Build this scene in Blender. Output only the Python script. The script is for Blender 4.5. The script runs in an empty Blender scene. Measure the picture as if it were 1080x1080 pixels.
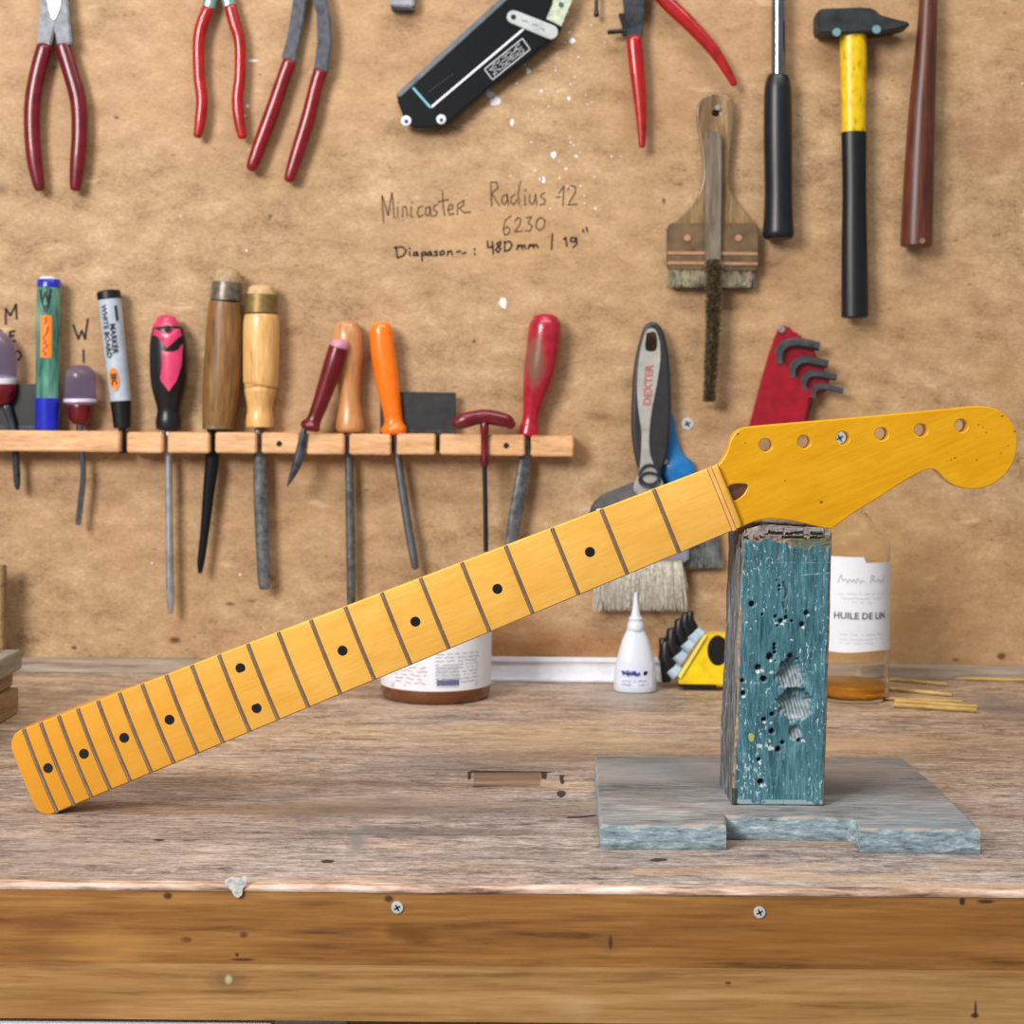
import bpy, bmesh, math, random
from mathutils import Vector, Matrix, noise
random.seed(7)
S = bpy.context.scene
COL = S.collection
PI = math.pi
# ------------------------------------------------------------------ camera
H = 0.90              # bench top height
CH = 0.2525           # camera height above the bench
F = 1700.0            # focal length in pixels of the 1080 frame
ROLL = 0.0085
HY = 433.0            # horizon row
DW = F*CH/(710-HY)    # distance of the back panel
DF = F*CH/(935.0-HY)  # distance of the bench front
cam_d = bpy.data.cameras.new('camera'); cam = bpy.data.objects.new('camera', cam_d); COL.objects.link(cam)
cam_d.sensor_width = 36; cam_d.lens = F/1080*36; cam_d.shift_y = -(540-HY)/1080
cam_d.clip_start = 0.05
cam.matrix_world = Matrix.Translation((0,0,H+CH)) @ Matrix.Rotation(PI/2,4,'X') @ Matrix.Rotation(ROLL,4,'Z')
cam_d.dof.use_dof = True; cam_d.dof.focus_distance = 0.975; cam_d.dof.aperture_fstop = 14
S.camera = cam
# ------------------------------------------------------------------ light
w = bpy.data.worlds.new('world'); S.world = w; w.use_nodes = True
bg = w.node_tree.nodes['Background']; bg.inputs[0].default_value = (0.88,0.94,1.0,1); bg.inputs[1].default_value = 0.30
def area(name, loc, target, sx, sy, power, col):
    l = bpy.data.lights.new(name,'AREA'); l.shape='RECTANGLE'; l.size=sx; l.size_y=sy; l.energy=power; l.color=col
    o = bpy.data.objects.new(name,l); COL.objects.link(o); o.location=loc
    d = Vector(target)-Vector(loc); o.rotation_euler = d.to_track_quat('-Z','Y').to_euler(); return o
area('window_light', (-1.25,-0.55,2.05), (0.05,1.2,1.05), 0.8,0.8, 62, (1.0,0.975,0.94))
area('ceiling_tube', (0.1,0.75,2.45), (0.1,0.95,0.9), 1.6,0.22, 17, (1.0,0.97,0.92))
S.view_settings.view_transform='Standard'; S.view_settings.look='None'; S.view_settings.gamma=1
S.view_settings.use_curve_mapping=False; S.view_settings.exposure=0.0
# ------------------------------------------------------------------ pixels to places
CR, SR = math.cos(ROLL), math.sin(ROLL)
def unroll(px,py):
    dx, dy = px-540, py-HY
    return dx*CR+dy*SR, -dx*SR+dy*CR
def P(px,py,D):
    x,y = unroll(px,py); return Vector((x*D/F, D, H+CH-y*D/F))
def W(px,py,off=0.0): return P(px,py,DW-off)
def BP(px,py):
    x,y = unroll(px,py); return P(px,py,F*CH/y)
def lin(c):
    return tuple((v/255/12.92 if v<=10.3 else ((v/255+0.055)/1.055)**2.4) for v in c)
def C4(c): return lin(c)+(1.0,)
# ------------------------------------------------------------------ materials
class NT:
    def __init__(s,name):
        s.m = bpy.data.materials.new(name); s.m.use_nodes=True; s.t=s.m.node_tree
        s.b = s.t.nodes['Principled BSDF']; s.tc = s.n('ShaderNodeTexCoord')
    def n(s,k,**kw):
        o = s.t.nodes.new(k)
        for a,v in kw.items():
            if hasattr(o,a): setattr(o,a,v)
        return o
    def l(s,a,b): s.t.links.new(a,b)
    def set(s,**kw):
        for k,v in kw.items():
            k={'rough':'Roughness','metal':'Metallic','coat':'Coat Weight','coat_r':'Coat Roughness','trans':'Transmission Weight','ior':'IOR','spec':'Specular IOR Level','sss':'Subsurface Weight','alpha':'Alpha'}[k]
            s.b.inputs[k].default_value=v
    def vec(s,scale=(1,1,1),loc=(0,0,0),rot=(0,0,0),src='Object'):
        m=s.n('ShaderNodeMapping'); m.inputs['Scale'].default_value=scale; m.inputs['Location'].default_value=loc; m.inputs['Rotation'].default_value=rot
        s.l(s.tc.outputs[src],m.inputs['Vector']); return m.outputs[0]
    def noise(s,vec,scale=5,detail=4,rough=0.6,dist=0.0):
        o=s.n('ShaderNodeTexNoise'); o.inputs['Scale'].default_value=scale; o.inputs['Detail'].default_value=detail
        o.inputs['Roughness'].default_value=rough; o.inputs['Distortion'].default_value=dist
        s.l(vec,o.inputs['Vector']); return o.outputs['Fac']
    def ramp(s,fac,stops):
        r=s.n('ShaderNodeValToRGB'); e=r.color_ramp.elements
        while len(e)<len(stops): e.new(0.5)
        for i,(p,c) in enumerate(stops):
            e[i].position=p; e[i].color = C4(c) if isinstance(c,tuple) else (c,c,c,1)
        s.l(fac,r.inputs[0]); return r.outputs[0]
    def mix(s,fac,a,b,mode='MIX'):
        m=s.n('ShaderNodeMix',data_type='RGBA',blend_type=mode)
        for i,v in ((0,fac),(6,a),(7,b)):
            if hasattr(v,'links') or hasattr(v,'is_output'): s.l(v,m.inputs[i])
            elif isinstance(v,tuple): m.inputs[i].default_value=C4(v) if len(v)==3 else v
            else: m.inputs[i].default_value=v
        return m.outputs[2]
    def math(s,op,a,b=0.0,clamp=False):
        m=s.n('ShaderNodeMath',operation=op); m.use_clamp=clamp
        for i,v in ((0,a),(1,b)):
            if isinstance(v,(int,float)): m.inputs[i].default_value=v
            else: s.l(v,m.inputs[i])
        return m.outputs[0]
    def blob(s,col,spots,wob=0.35,nsc=60):
        """stains: (x,y,z,rx,ry,rz,colour,strength,softness) in object coordinates"""
        nz = s.noise(s.vec(),nsc,3)
        for x,y,z,rx,ry,rz,c,st,soft in spots:
            v=s.vec((1/rx,1/ry,1/rz),(-x/rx,-y/ry,-z/rz))
            ln=s.n('ShaderNodeVectorMath',operation='LENGTH'); s.l(v,ln.inputs[0])
            d=s.math('ADD',ln.outputs['Value'],s.math('MULTIPLY',s.math('SUBTRACT',nz,0.5),wob*4))
            mr=s.n('ShaderNodeMapRange'); mr.inputs[1].default_value=1-soft; mr.inputs[2].default_value=1+soft; mr.inputs[3].default_value=st; mr.inputs[4].default_value=0
            s.l(d,mr.inputs[0]); col=s.mix(mr.outputs[0],col,c)
        return col
    def col(s,c):
        if isinstance(c,tuple): s.b.inputs['Base Color'].default_value=C4(c)
        else: s.l(c,s.b.inputs['Base Color'])
    def bump(s,h,strength=0.3,dist=0.001):
        b=s.n('ShaderNodeBump'); b.inputs['Strength'].default_value=strength; b.inputs['Distance'].default_value=dist
        s.l(h,b.inputs['Height']); s.l(b.outputs[0],s.b.inputs['Normal'])
def plain(name,c,rough=0.5,metal=0.0,var=0.12,sc=80,bump=0.05,c2=None,**kw):
    t=NT(name); nz=t.noise(t.vec(),sc,4)
    d=c2 or tuple(max(0,v*(1-var*1.6)) for v in c); l=tuple(min(255,v*(1+var)) for v in c)
    t.col(t.ramp(nz,[(0.3,d),(0.5,c),(0.72,l)])); t.set(rough=rough,metal=metal,**kw)
    if bump: t.bump(nz,bump)
    return t.m
def wood(name,cols,axis='x',fine=260,st=14,rough=0.55,bump=0.3,coat=0,spots=None,rot=(0,0,0)):
    t=NT(name); a=1/st
    sc={'x':(a,1,1),'y':(1,a,1),'z':(1,1,a)}[axis]
    v=t.vec(sc,rot=rot); n1=t.noise(v,fine,5,0.65,0.2); n2=t.noise(t.vec(sc,loc=(3,1,2),rot=rot),fine*0.22,4,0.6,0.8)
    h=t.math('ADD',t.math('MULTIPLY',n1,0.45),t.math('MULTIPLY',n2,0.55))
    k=len(cols); c=t.ramp(h,[(0.35+0.30*i/(k-1),cols[i]) for i in range(k)])
    if spots: c=t.blob(c,spots)
    t.col(c); t.set(rough=rough,coat=coat,coat_r=0.2); t.bump(h,bump,0.0006); return t.m
M={}
M['steel']=plain('brushed_steel',(178,180,184),0.34,0.7,0.1)
M['dark_steel']=plain('dark_tool_steel',(62,64,70),0.36,0.45,0.25,sc=140)
M['blade']=plain('grey_blade_steel',(108,110,112),0.34,0.6,0.2,sc=150)
M['chrome']=plain('chrome_shaft',(150,153,160),0.16,1.0,0.05)
M['black']=plain('black_plastic',(13,13,15),0.4,0,0.2)
M['rubber']=plain('black_rubber_grip',(19,20,27),0.38,0,0.2)
M['red']=plain('red_dipped_grip',(122,5,20),0.3,0,0.16,coat=0.2)
M['red2']=plain('bright_red_grip',(160,9,14),0.3,0,0.14,coat=0.3)
M['wine']=plain('wine_red_grip',(102,4,22),0.3,0,0.16,coat=0.2)
M['white']=plain('white_plastic',(226,228,236),0.45,0,0.03)
M['paper']=plain('white_label_paper',(222,224,232),0.6,0,0.02,sc=20)
M['ink']=plain('grey_print_ink',(95,95,100),0.7,0,0.1)
M['blueink']=plain('blue_print_ink',(40,50,130),0.6,0,0.1)
M['redink']=plain('red_print_ink',(176,90,90),0.6,0,0.1)
M['hole']=plain('dark_bore',(16,12,10),0.8,0,0.1)
# ------------------------------------------------------------------ mesh helpers
class G:
    def __init__(s): s.v=[]; s.f=[]; s.mi=[]
    def add(s,v,f,m=0):
        k=len(s.v); s.v+= [Vector(p) for p in v]; s.f+=[tuple(i+k for i in q) for q in f]; s.mi+=[m]*len(f); return s
    def join(s,o): return s.add(o.v,o.f)
def link(name,g,mat,parent=None,loc=None,smooth=True,bevel=0,label=None,kind=None,weld=False,seg=2):
    me=bpy.data.meshes.new(name); org=Vector(loc) if loc is not None else Vector((0,0,0))
    me.from_pydata([v-org for v in g.v],[],g.f)
    bm=bmesh.new(); bm.from_mesh(me)
    if weld: bmesh.ops.remove_doubles(bm,verts=bm.verts,dist=1e-6)
    bmesh.ops.recalc_face_normals(bm,faces=bm.faces)
    if bevel:
        es=[e for e in bm.edges if len(e.link_faces)==2 and e.calc_face_angle(0)>0.6]
        bmesh.ops.bevel(bm,geom=es,offset=bevel,segments=seg,affect='EDGES',clamp_overlap=True)
    bm.to_mesh(me); bm.free()
    mats=mat if isinstance(mat,(list,tuple)) else [mat]
    for m in mats: me.materials.append(m)
    o=bpy.data.objects.new(name,me); COL.objects.link(o)
    if smooth:
        for p in me.polygons: p.use_smooth=True
        md=None
        try: me.set_sharp_from_angle(angle=math.radians(40))
        except Exception: pass
    if parent is not None: o.parent=parent
    if label: o['label']=label
    if kind: o['kind']=kind
    return o
class Thing:
    def __init__(s,name,label,cat,loc,group=None,mat=None):
        o=bpy.data.objects.new(name,None); COL.objects.link(o); o.empty_display_size=0.02
        s.loc=Vector(loc); o.location=s.loc
        if mat is not None: o.matrix_world=mat
        s.o=o; s.local = mat is not None
        o['label']=label; o['category']=cat
        if group: o['group']=group
    def part(s,name,g,mat,parent=None,**kw):
        return link(name,g,mat,parent or s.o,loc=None if s.local else s.loc,**kw)
def tagm(o,label,cat,group=None):
    o['label']=label; o['category']=cat
    if group: o['group']=group
    return o
def cat_rom(pts,n):
    if n<=1: return [list(p) for p in pts]
    out=[]; m=len(pts)
    for i in range(m-1):
        p0,p1,p2,p3=pts[max(i-1,0)],pts[i],pts[i+1],pts[min(i+2,m-1)]
        for k in range(n):
            t=k/n; out.append([0.5*((2*b)+(-a+c)*t+(2*a-5*b+4*c-d)*t*t+(-a+3*b-3*c+d)*t**3) for a,b,c,d in zip(p0,p1,p2,p3)])
    out.append(list(pts[-1])); return out
def sweep(pts,rad,seg=16,flat=1.0,up=Vector((0,-1,0)),cap=0):
    """pts: world vectors, rad: radii (m); flat: depth/width ratio; cap>0: rounded ends"""
    pts=[Vector(p) for p in pts]; rad=list(rad)
    if cap:
        t0=(pts[0]-pts[1]).normalized(); t1=(pts[-1]-pts[-2]).normalized()
        a=[(pts[0]+t0*rad[0]*cap*math.sin(x),rad[0]*math.cos(x)) for x in (1.5,1.2,0.8,0.4)]
        b=[(pts[-1]+t1*rad[-1]*cap*math.sin(x),rad[-1]*math.cos(x)) for x in (0.4,0.8,1.2,1.5)]
        pts=[x[0] for x in a]+pts+[x[0] for x in b]; rad=[x[1] for x in a]+rad+[x[1] for x in b]
    V=[];n=len(pts)
    for i,p in enumerate(pts):
        t=(pts[min(i+1,n-1)]-pts[max(i-1,0)]).normalized()
        u=up if abs(t.dot(up))<0.95 else Vector((1,0,0))
        s=t.cross(u).normalized(); q=s.cross(t).normalized(); r=rad[i]
        fl=flat[i] if isinstance(flat,(list,tuple)) else flat
        for k in range(seg):
            a=2*PI*k/seg; V.append(p+s*(r*math.cos(a))+q*(r*fl*math.sin(a)))
    Fc=[]
    for i in range(n-1):
        for k in range(seg):
            Fc.append((i*seg+k,i*seg+(k+1)%seg,(i+1)*seg+(k+1)%seg,(i+1)*seg+k))
    Fc.append(tuple(range(seg))); Fc.append(tuple((n-1)*seg+k for k in reversed(range(seg))))
    return G().add(V,Fc)
def wtube(pts,off,n=5,seg=16,flat=1.0,cap=1):
    """pts: (px,py,r_px[,extra offset]) on the wall at distance off from it"""
    q=cat_rom([tuple(p[:3])+((p[3] if len(p)>3 else 0.0),) for p in pts],n)
    D=DW-off
    return sweep([P(a[0],a[1],D-a[3]) for a in q],[max(a[2],0.05)*D/F for a in q],seg,flat,cap=cap)
def prism(poly,off0,off1,proj=W,n=1,closed=True):
    if n>1: poly=[tuple(p) for p in cat_rom(list(poly)+[poly[0]],n)[:-1]]
    a=[proj(x,y,(off0+off1)/2) for x,y in poly]
    k=len(a); fr=[Vector((p.x,DW-off1,p.z)) for p in a]; bk=[Vector((p.x,DW-off0,p.z)) for p in a]
    f=[tuple(range(k)),tuple(range(2*k-1,k-1,-1))]+[(i,i+k,(i+1)%k+k,(i+1)%k) for i in range(k)]
    return G().add(fr+bk,f)
def box(x0,x1,y0,y1,z0,z1):
    v=[(x,y,z) for x in (x0,x1) for y in (y0,y1) for z in (z0,z1)]
    return G().add(v,[(0,1,3,2),(4,6,7,5),(0,4,5,1),(2,3,7,6),(0,2,6,4),(1,5,7,3)])
def lathe(c,prof,seg=40):
    V=[];n=len(prof)
    for r,z in prof:
        for k in range(seg):
            a=2*PI*k/seg; V.append((c[0]+r*math.cos(a),c[1]+r*math.sin(a),c[2]+z))
    Fc=[(i*seg+k,i*seg+(k+1)%seg,(i+1)*seg+(k+1)%seg,(i+1)*seg+k) for i in range(n-1) for k in range(seg)]
    Fc+=[tuple(range(seg)),tuple((n-1)*seg+k for k in range(seg))]
    return G().add(V,Fc)
def holed(outlines,y0,y1,bev=0.0006):
    """closed outlines (x,z) in metres (first outer, rest holes) filled and extruded between y0 and y1 (y0<y1) - returns G"""
    cu=bpy.data.curves.new('tmp','CURVE'); cu.dimensions='2D'; cu.fill_mode='BOTH'
    cu.extrude=(y1-y0)/2-bev; cu.bevel_depth=bev; cu.bevel_resolution=1; cu.offset=-bev
    for ol in outlines:
        sp=cu.splines.new('POLY'); sp.points.add(len(ol)-1); sp.use_cyclic_u=True
        for p,(x,z) in zip(sp.points,ol): p.co=(x,z,0,1)
    ob=bpy.data.objects.new('tmp',cu); COL.objects.link(ob); dg=bpy.context.evaluated_depsgraph_get()
    me=bpy.data.meshes.new_from_object(ob.evaluated_get(dg))
    g=G(); g.add([(v.co.x,(y0+y1)/2-v.co.z,v.co.y) for v in me.vertices],[tuple(p.vertices) for p in me.polygons])
    bpy.data.objects.remove(ob); bpy.data.curves.remove(cu); bpy.data.meshes.remove(me); return g
def circ(cx,cy,r,n=20,ry=None): return [(cx+r*math.cos(2*PI*i/n),cy+(ry or r)*math.sin(2*PI*i/n)) for i in range(n)]
def text_g(s,size,fn,bold=0.0,align='CENTER'):
    cu=bpy.data.curves.new('tmp','FONT'); cu.body=s; cu.size=size; cu.align_x=align; cu.align_y='CENTER'; cu.offset=bold*size; cu.resolution_u=2
    ob=bpy.data.objects.new('tmp',cu); COL.objects.link(ob); dg=bpy.context.evaluated_depsgraph_get()
    me=bpy.data.meshes.new_from_object(ob.evaluated_get(dg))
    g=G(); g.add([fn(v.co.x,v.co.y) for v in me.vertices],[tuple(p.vertices) for p in me.polygons])
    bpy.data.objects.remove(ob); bpy.data.curves.remove(cu); bpy.data.meshes.remove(me); return g
def cylmap(p0,p1,r):
    a=(p1-p0).normalized(); fw=Vector((0,-1,0)); fw=(fw-a*fw.dot(a)).normalized(); sd=a.cross(fw)
    return lambda s,t: p0+a*t+fw*(r*math.cos(s/r))+sd*(r*math.sin(s/r))
def patch(fn,s0,s1,t0,t1,ns=16,nt=2):
    v=[fn(s0+(s1-s0)*i/ns,t0+(t1-t0)*j/nt) for j in range(nt+1) for i in range(ns+1)]
    f=[(j*(ns+1)+i,j*(ns+1)+i+1,(j+1)*(ns+1)+i+1,(j+1)*(ns+1)+i) for j in range(nt) for i in range(ns)]
    return G().add(v,f)
def ribbon(strokes,fn,wd):
    """polyline strokes with round joints; fn maps 2-D to world; wd width in 2-D units"""
    g=G()
    for st in strokes:
        for i,(x,y) in enumerate(st):
            g.add([fn(x+wd/2*math.cos(k*PI/3),y+wd/2*math.sin(k*PI/3)) for k in range(6)],[tuple(range(6))])
            if i:
                x0,y0=st[i-1]; dx,dy=x-x0,y-y0; L=math.hypot(dx,dy) or 1; nx,ny=-dy/L*wd/2,dx/L*wd/2
                g.add([fn(x0+nx,y0+ny),fn(x+nx,y+ny),fn(x-nx,y-ny),fn(x0-nx,y0-ny)],[(0,1,2,3)])
    return g
def scribble(x0,x1,y,h,step,seed):
    rnd=random.Random(seed); pts=[]; x=x0; out=[]
    while x<x1:
        pts.append((x,y+rnd.uniform(-h,h)/2)); x+=step*rnd.uniform(0.6,1.4)
        if rnd.random()<0.2 and len(pts)>2: out.append(pts); pts=[]; x+=step
    if len(pts)>1: out.append(pts)
    return out
#@@SETTING
def wl(px,py): p=W(px,py); return p
t=NT('fibreboard_panel')
v=t.vec(); big=t.noise(v,5,5,0.6); mid=t.noise(t.vec((1,1,1.8)),26,6,0.72); fine=t.noise(t.vec((0.6,1,1.2)),420,3,0.8)
h=t.math('ADD',t.math('MULTIPLY',mid,0.62),t.math('MULTIPLY',fine,0.38))
c=t.ramp(h,[(0.34,(116,88,60)),(0.44,(160,128,94)),(0.54,(181,148,111)),(0.67,(206,176,139))])
c=t.mix(t.ramp(big,[(0.42,0.0),(0.62,0.35)]),c,(182,138,96))
fl=t.noise(t.vec((0.5,1,1.4)),120,2,0.5); c=t.mix(t.ramp(fl,[(0.69,0.0),(0.74,0.65)]),c,(120,82,52))
pf=t.noise(t.vec((0.35,1,1.2),(9,2,4)),55,2,0.5); c=t.mix(t.ramp(pf,[(0.70,0.0),(0.76,0.5)]),c,(226,196,156))
sp=[]
for px,py,rx,rz,cc,st,so in [(700,110,60,40,(160,122,84),.4,.9),(1040,150,50,25,(140,102,70),.5,.7),(60,390,60,50,(170,130,92),.3,.9),
    (78,683,3,2,(70,36,22),.9,.5),(185,675,5,3,(70,40,28),.9,.5),(242,637,5,2,(80,48,38),.8,.5),(266,634,4,1.5,(90,60,44),.7,.5),
    (1056,692,4,3,(80,44,28),.9,.5),(1008,696,4,2,(90,56,38),.8,.5),(500,655,60,8,(150,92,44),.6,.5),(285,610,5,3,(110,70,50),.6,.5),
    (635,440,12,4,(130,90,56),.7,.6),(612,475,10,20,(160,120,82),.6,.7),(955,660,20,12,(150,108,68),.5,.8),(900,600,90,120,(190,148,90),.4,.9),
    (123,124,2.5,1.5,(90,60,50),.9,.5),(285,228,2,2,(90,60,40),.9,.5),(700,212,2,3,(90,60,40),.9,.5),(500,360,2,2,(80,50,40),.9,.5),(2,200,6,5,(110,80,60),.7,.7),
    (490,680,200,14,(170,100,50),.5,.7),(1060,400,30,30,(172,132,84),.4,.9),(560,250,80,60,(202,160,112),.35,.9)]:
    p=wl(px,py); k=DW/F; sp.append((p.x,p.y,p.z,rx*k,5,rz*k,cc,st,so))
c=t.blob(c,sp,0.3,70); t.col(c); t.set(rough=0.6,spec=0.3); t.bump(h,0.3,0.001)
wall=link('wall_back',box(-1.6,1.6,DW,DW+0.02,0,2.3),t.m,smooth=False); wall['kind']='structure'
floor_m=plain('concrete_floor',(128,124,118),0.8,0,0.15,sc=12)
fl=link('floor',box(-1.6,1.6,-1.2,DW,-0.02,0),floor_m,smooth=False); fl['kind']='structure'
# handwriting on the panel
def hw(cx,cy): return W(390+cx/4.154,170+cy/4.154,0.0004)
pen=plain('faded_pen_ink',(92,70,54),0.8,0,0.15); mk=plain('black_marker_ink',(48,38,34),0.8,0,0.15)
thin=[[(60,268),(53,150),(60,165),(80,238),(96,138),(99,150),(107,248)],[(124,198),(122,244)],[(123,180),(125,183)],[(143,244),(144,200),(158,198),(166,240)],[(182,198),(180,242),(190,246)],[(183,178),(185,182)],
 [(232,196),(214,202),(208,226),(216,244),(234,236)],[(264,200),(246,204),(242,230),(254,240),(264,222),(264,200),(268,240)],[(296,190),(280,198),(280,212),(294,222),(290,240),(272,240)],
 [(318,128),(322,200),(328,238)],[(300,178),(344,168)],[(344,214),(364,206),(362,190),(348,192),(342,214),(350,234),(368,230)],[(384,234),(384,190),(412,170),(410,192),(392,206),(414,226),(440,222)],
 [(534,196),(530,92),(556,92),(562,116),(534,142),(570,196)],[(600,146),(582,152),(578,182),(590,190),(602,172),(602,146),(608,192)],[(636,146),(620,156),(618,182),(632,190),(644,168)],[(660,88),(650,140),(654,190)],
 [(680,150),(680,192)],[(680,126),(683,130)],[(700,146),(700,178),(712,190),(722,172),(726,144),(732,190)],[(768,138),(752,144),(750,158),(768,168),(766,188),(746,190)],
 [(828,140),(850,108),(846,194)],[(818,160),(834,154)],[(868,126),(884,106),(902,112),(900,138),(868,190),(908,188)],
 [(620,238),(594,258),(584,298),(592,324),(608,318),(614,298),(602,286),(588,298)],[(636,262),(648,246),(662,254),(656,280),(634,308),(668,306)],[(684,248),(708,244),(694,270),(712,284),(702,306),(682,304)],
 [(746,246),(730,262),(728,290),(744,304),(762,292),(768,262),(754,246),(744,250)]]
thick=[[(114,374),(122,424)],[(108,380),(140,374),(160,390),(150,412),(122,424)],[(174,396),(176,414)],[(173,380),(175,382)],[(206,398),(192,402),(192,414),(206,412),(207,398),(212,414)],[(226,402),(230,436)],[(226,402),(242,396),(244,410),(230,414)],[(266,396),(252,402),(252,413),(265,411),(267,396),(272,413)],
 [(296,394),(282,398),(294,404),(296,412),(280,414)],[(318,392),(306,400),(310,412),(324,408),(326,396),(318,392)],[(340,412),(342,394),(343,400),(356,392),(362,411)],[(380,398),(398,394)],[(404,404),(420,400)],[(458,384),(460,388)],[(460,404),(461,408)],
 [(516,350),(517,378),(542,374)],[(536,352),(541,406)],[(572,352),(556,362),(574,384),(562,400),(550,388),(574,364),(572,352)],[(592,352),(590,394)],[(588,354),(614,352),(624,368),(612,388),(592,394)],[(644,386),(650,366),(653,374),(664,366),(668,384)],[(668,374),(678,366),(682,383)],[(694,384),(700,364),(703,373),(714,364),(718,380)],[(718,372),(728,364),(738,378)],
 [(800,318),(796,386)],[(850,342),(858,334),(863,372)],[(902,336),(884,334),(878,350),(898,354),(904,336),(908,362),(890,378)],[(934,298),(936,310)],[(948,290),(954,308)]]
link('handwriting',ribbon(thin,hw,5.5),pen,wall,smooth=False,label='thin faded handwriting on the panel')
link('handwriting',ribbon(thick,hw,7.5),mk,wall,smooth=False,label='thick black handwriting on the panel')
def hw2(x,y): return W(x/5.684,280+y/5.684,0.0004)
med=[[(34,350),(34,258),(62,300),(96,232),(100,318)],[(88,392),(60,398),(60,456),(92,452)],[(60,424),(82,420)],[(78,512),(116,516),(128,540),(112,566),(84,572)],[(440,358),(470,440),(490,390),(510,440),(526,322)],[(500,506),(502,578)]]
link('handwriting',ribbon(med,hw2,13),mk,wall,smooth=False,label='black capital letters above the tool rack')
sg=G()
for px,py,r,a in [(266,64,6,.25),(261,112,2.5,1),(258,330-208,2,1),(522,107,7,.9),(518,100,5,1),(540,129,2.5,1.6),(557,75,3,1.2),(571,96,2,1),(600,104,2,1.5),(604,43,3,1.3),(598,13,2,1),(601,34,1.6,1),(584,163,3.4,1.2),(570,189,2.4,1),(573,190,3,1.2),(564,180,1.4,1),(590,188,1.4,1),(597,178,1.6,1),(608,165,1.8,1),(628,220,1.6,1),(531,320,5,1.3),(580,220,1.2,1),(590,170,1,1),(645,165,1.2,1),(1078,88,1,1),(545,88,1.2,1),(602,150,1.2,1.4),(560,150,1,1),(190,228,1,1),(260,264,1.4,1),(253,606,1.5,1),(160,594,1.2,1),(612,196,1.2,1),(655,165,1,1),(610,60,1.2,1)]:
    k=random.randint(6,9); sg.add([W(px+r*random.uniform(.6,1.15)*math.cos(2*PI*i/k),py+r*a*random.uniform(.6,1.15)*math.sin(2*PI*i/k),0.0005) for i in range(k)],[tuple(range(k))])
for i in range(60):
    px=590+random.gauss(0,22); py=random.uniform(20,215); r=random.uniform(.4,1.0)
    sg.add([W(px+r*math.cos(2*PI*i/5),py+r*math.sin(2*PI*i/5),0.0005) for i in range(5)],[tuple(range(5))])
link('paint_specks',sg,M['white'],wall,smooth=False,kind='stuff')
# back batten
batm=wood('grey_batten_wood',[(96,82,68),(148,132,116),(172,156,138),(190,172,150)],'x',300,16)
tr=link('trim_1',box(-1.0,1.0,DW-0.022,DW,H,H+0.012),batm,bevel=0.001); tr['kind']='structure'
# ------------------------------------------------------------------ workbench
bx0,bx1=-0.95,0.95; y0=DF; y1=DW
wb=Thing('workbench','old wooden workbench with scarred grey brown top and pale front rail','workbench',(0,(y0+y1)/2,0))
def bp(px,py): q=BP(px,py); return q
OFF=Vector((0,(y0+y1)/2,0))
def bs(px,py,rx,ry,cc,st,so):
    q=bp(px,py)-OFF; D=q.y+OFF.y; k=D/F; return (q.x,q.y,q.z,rx*k,ry*k*D/CH,5,cc,st,so)
t=NT('scarred_bench_top')
a=t.noise(t.vec((0.16,1,1)),230,6,0.8,0.8); b=t.noise(t.vec((0.20,1,1),(4,2,1)),42,6,0.72,1.6); g_=t.noise(t.vec((0.5,1,1),(1,5,1)),6,4,0.6)
mdn=t.noise(t.vec((0.38,1,1),(7,1,0)),105,6,0.8,1.4)
ff=t.noise(t.vec((0.45,1,1),(2,7,0)),480,4,0.8,0.5)
h=t.math('ADD',t.math('ADD',t.math('MULTIPLY',a,0.32),t.math('MULTIPLY',ff,0.22)),t.math('ADD',t.math('MULTIPLY',b,0.22),t.math('MULTIPLY',mdn,0.24)))
c=t.ramp(h,[(0.42,(66,52,44)),(0.455,(120,98,82)),(0.495,(166,140,118)),(0.54,(194,168,142)),(0.585,(224,203,180))])
cg=t.ramp(h,[(0.42,(60,54,53)),(0.46,(116,105,102)),(0.51,(156,143,138)),(0.585,(204,191,184))])
sep=t.n('ShaderNodeSeparateXYZ'); t.l(t.tc.outputs['Object'],sep.inputs[0])
fy=t.math('MULTIPLY_ADD',sep.outputs['Y'],-2.2); t.t.nodes[-1].inputs[2].default_value=0.30
gm=t.math('ADD',t.math('MULTIPLY',t.math('SUBTRACT',g_,0.5),3.0),fy,True)
c=t.mix(gm,c,cg)
bt=t.noise(t.vec((0.22,1,1),(5,9,1)),16,4,0.6,0.6); c=t.mix(t.ramp(bt,[(0.50,0.0),(0.62,0.45)]),c,(104,84,72)); bu=t.noise(t.vec((0.25,1,1),(15,2,1)),20,4,0.6,0.6); c=t.mix(t.ramp(bu,[(0.54,0.0),(0.66,0.45)]),c,(212,176,136))
sc_=t.noise(t.vec((0.4,1,1),(3,3,3)),330,3,0.6); c=t.mix(t.ramp(sc_,[(0.63,0.0),(0.70,0.6)]),c,(206,192,178))
dk=t.noise(t.vec((0.22,1,1),(8,3,3)),150,4,0.65); c=t.mix(t.ramp(dk,[(0.62,0.0),(0.69,0.8)]),c,(62,48,40))
c=t.blob(c,[bs(430,850,130,14,(112,102,98),.5,.6),bs(440,878,120,5,(84,78,78),.7,.4),bs(600,905,200,8,(110,102,104),.35,.7),bs(900,790,140,12,(200,158,112),.3,.7),
  bs(560,780,120,16,(190,160,118),.4,.7),bs(480,808,60,8,(110,96,84),.4,.6),bs(660,735,30,8,(170,160,150),.6,.5),bs(60,900,90,16,(118,112,110),.5,.8),bs(1055,745,30,12,(96,92,98),.6,.6),
  bs(377,886,9,14,(112,114,112),.75,.5),bs(280,850,120,20,(96,84,76),.3,.8),bs(140,830,90,16,(104,90,80),.35,.8)],0.3,50)
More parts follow.
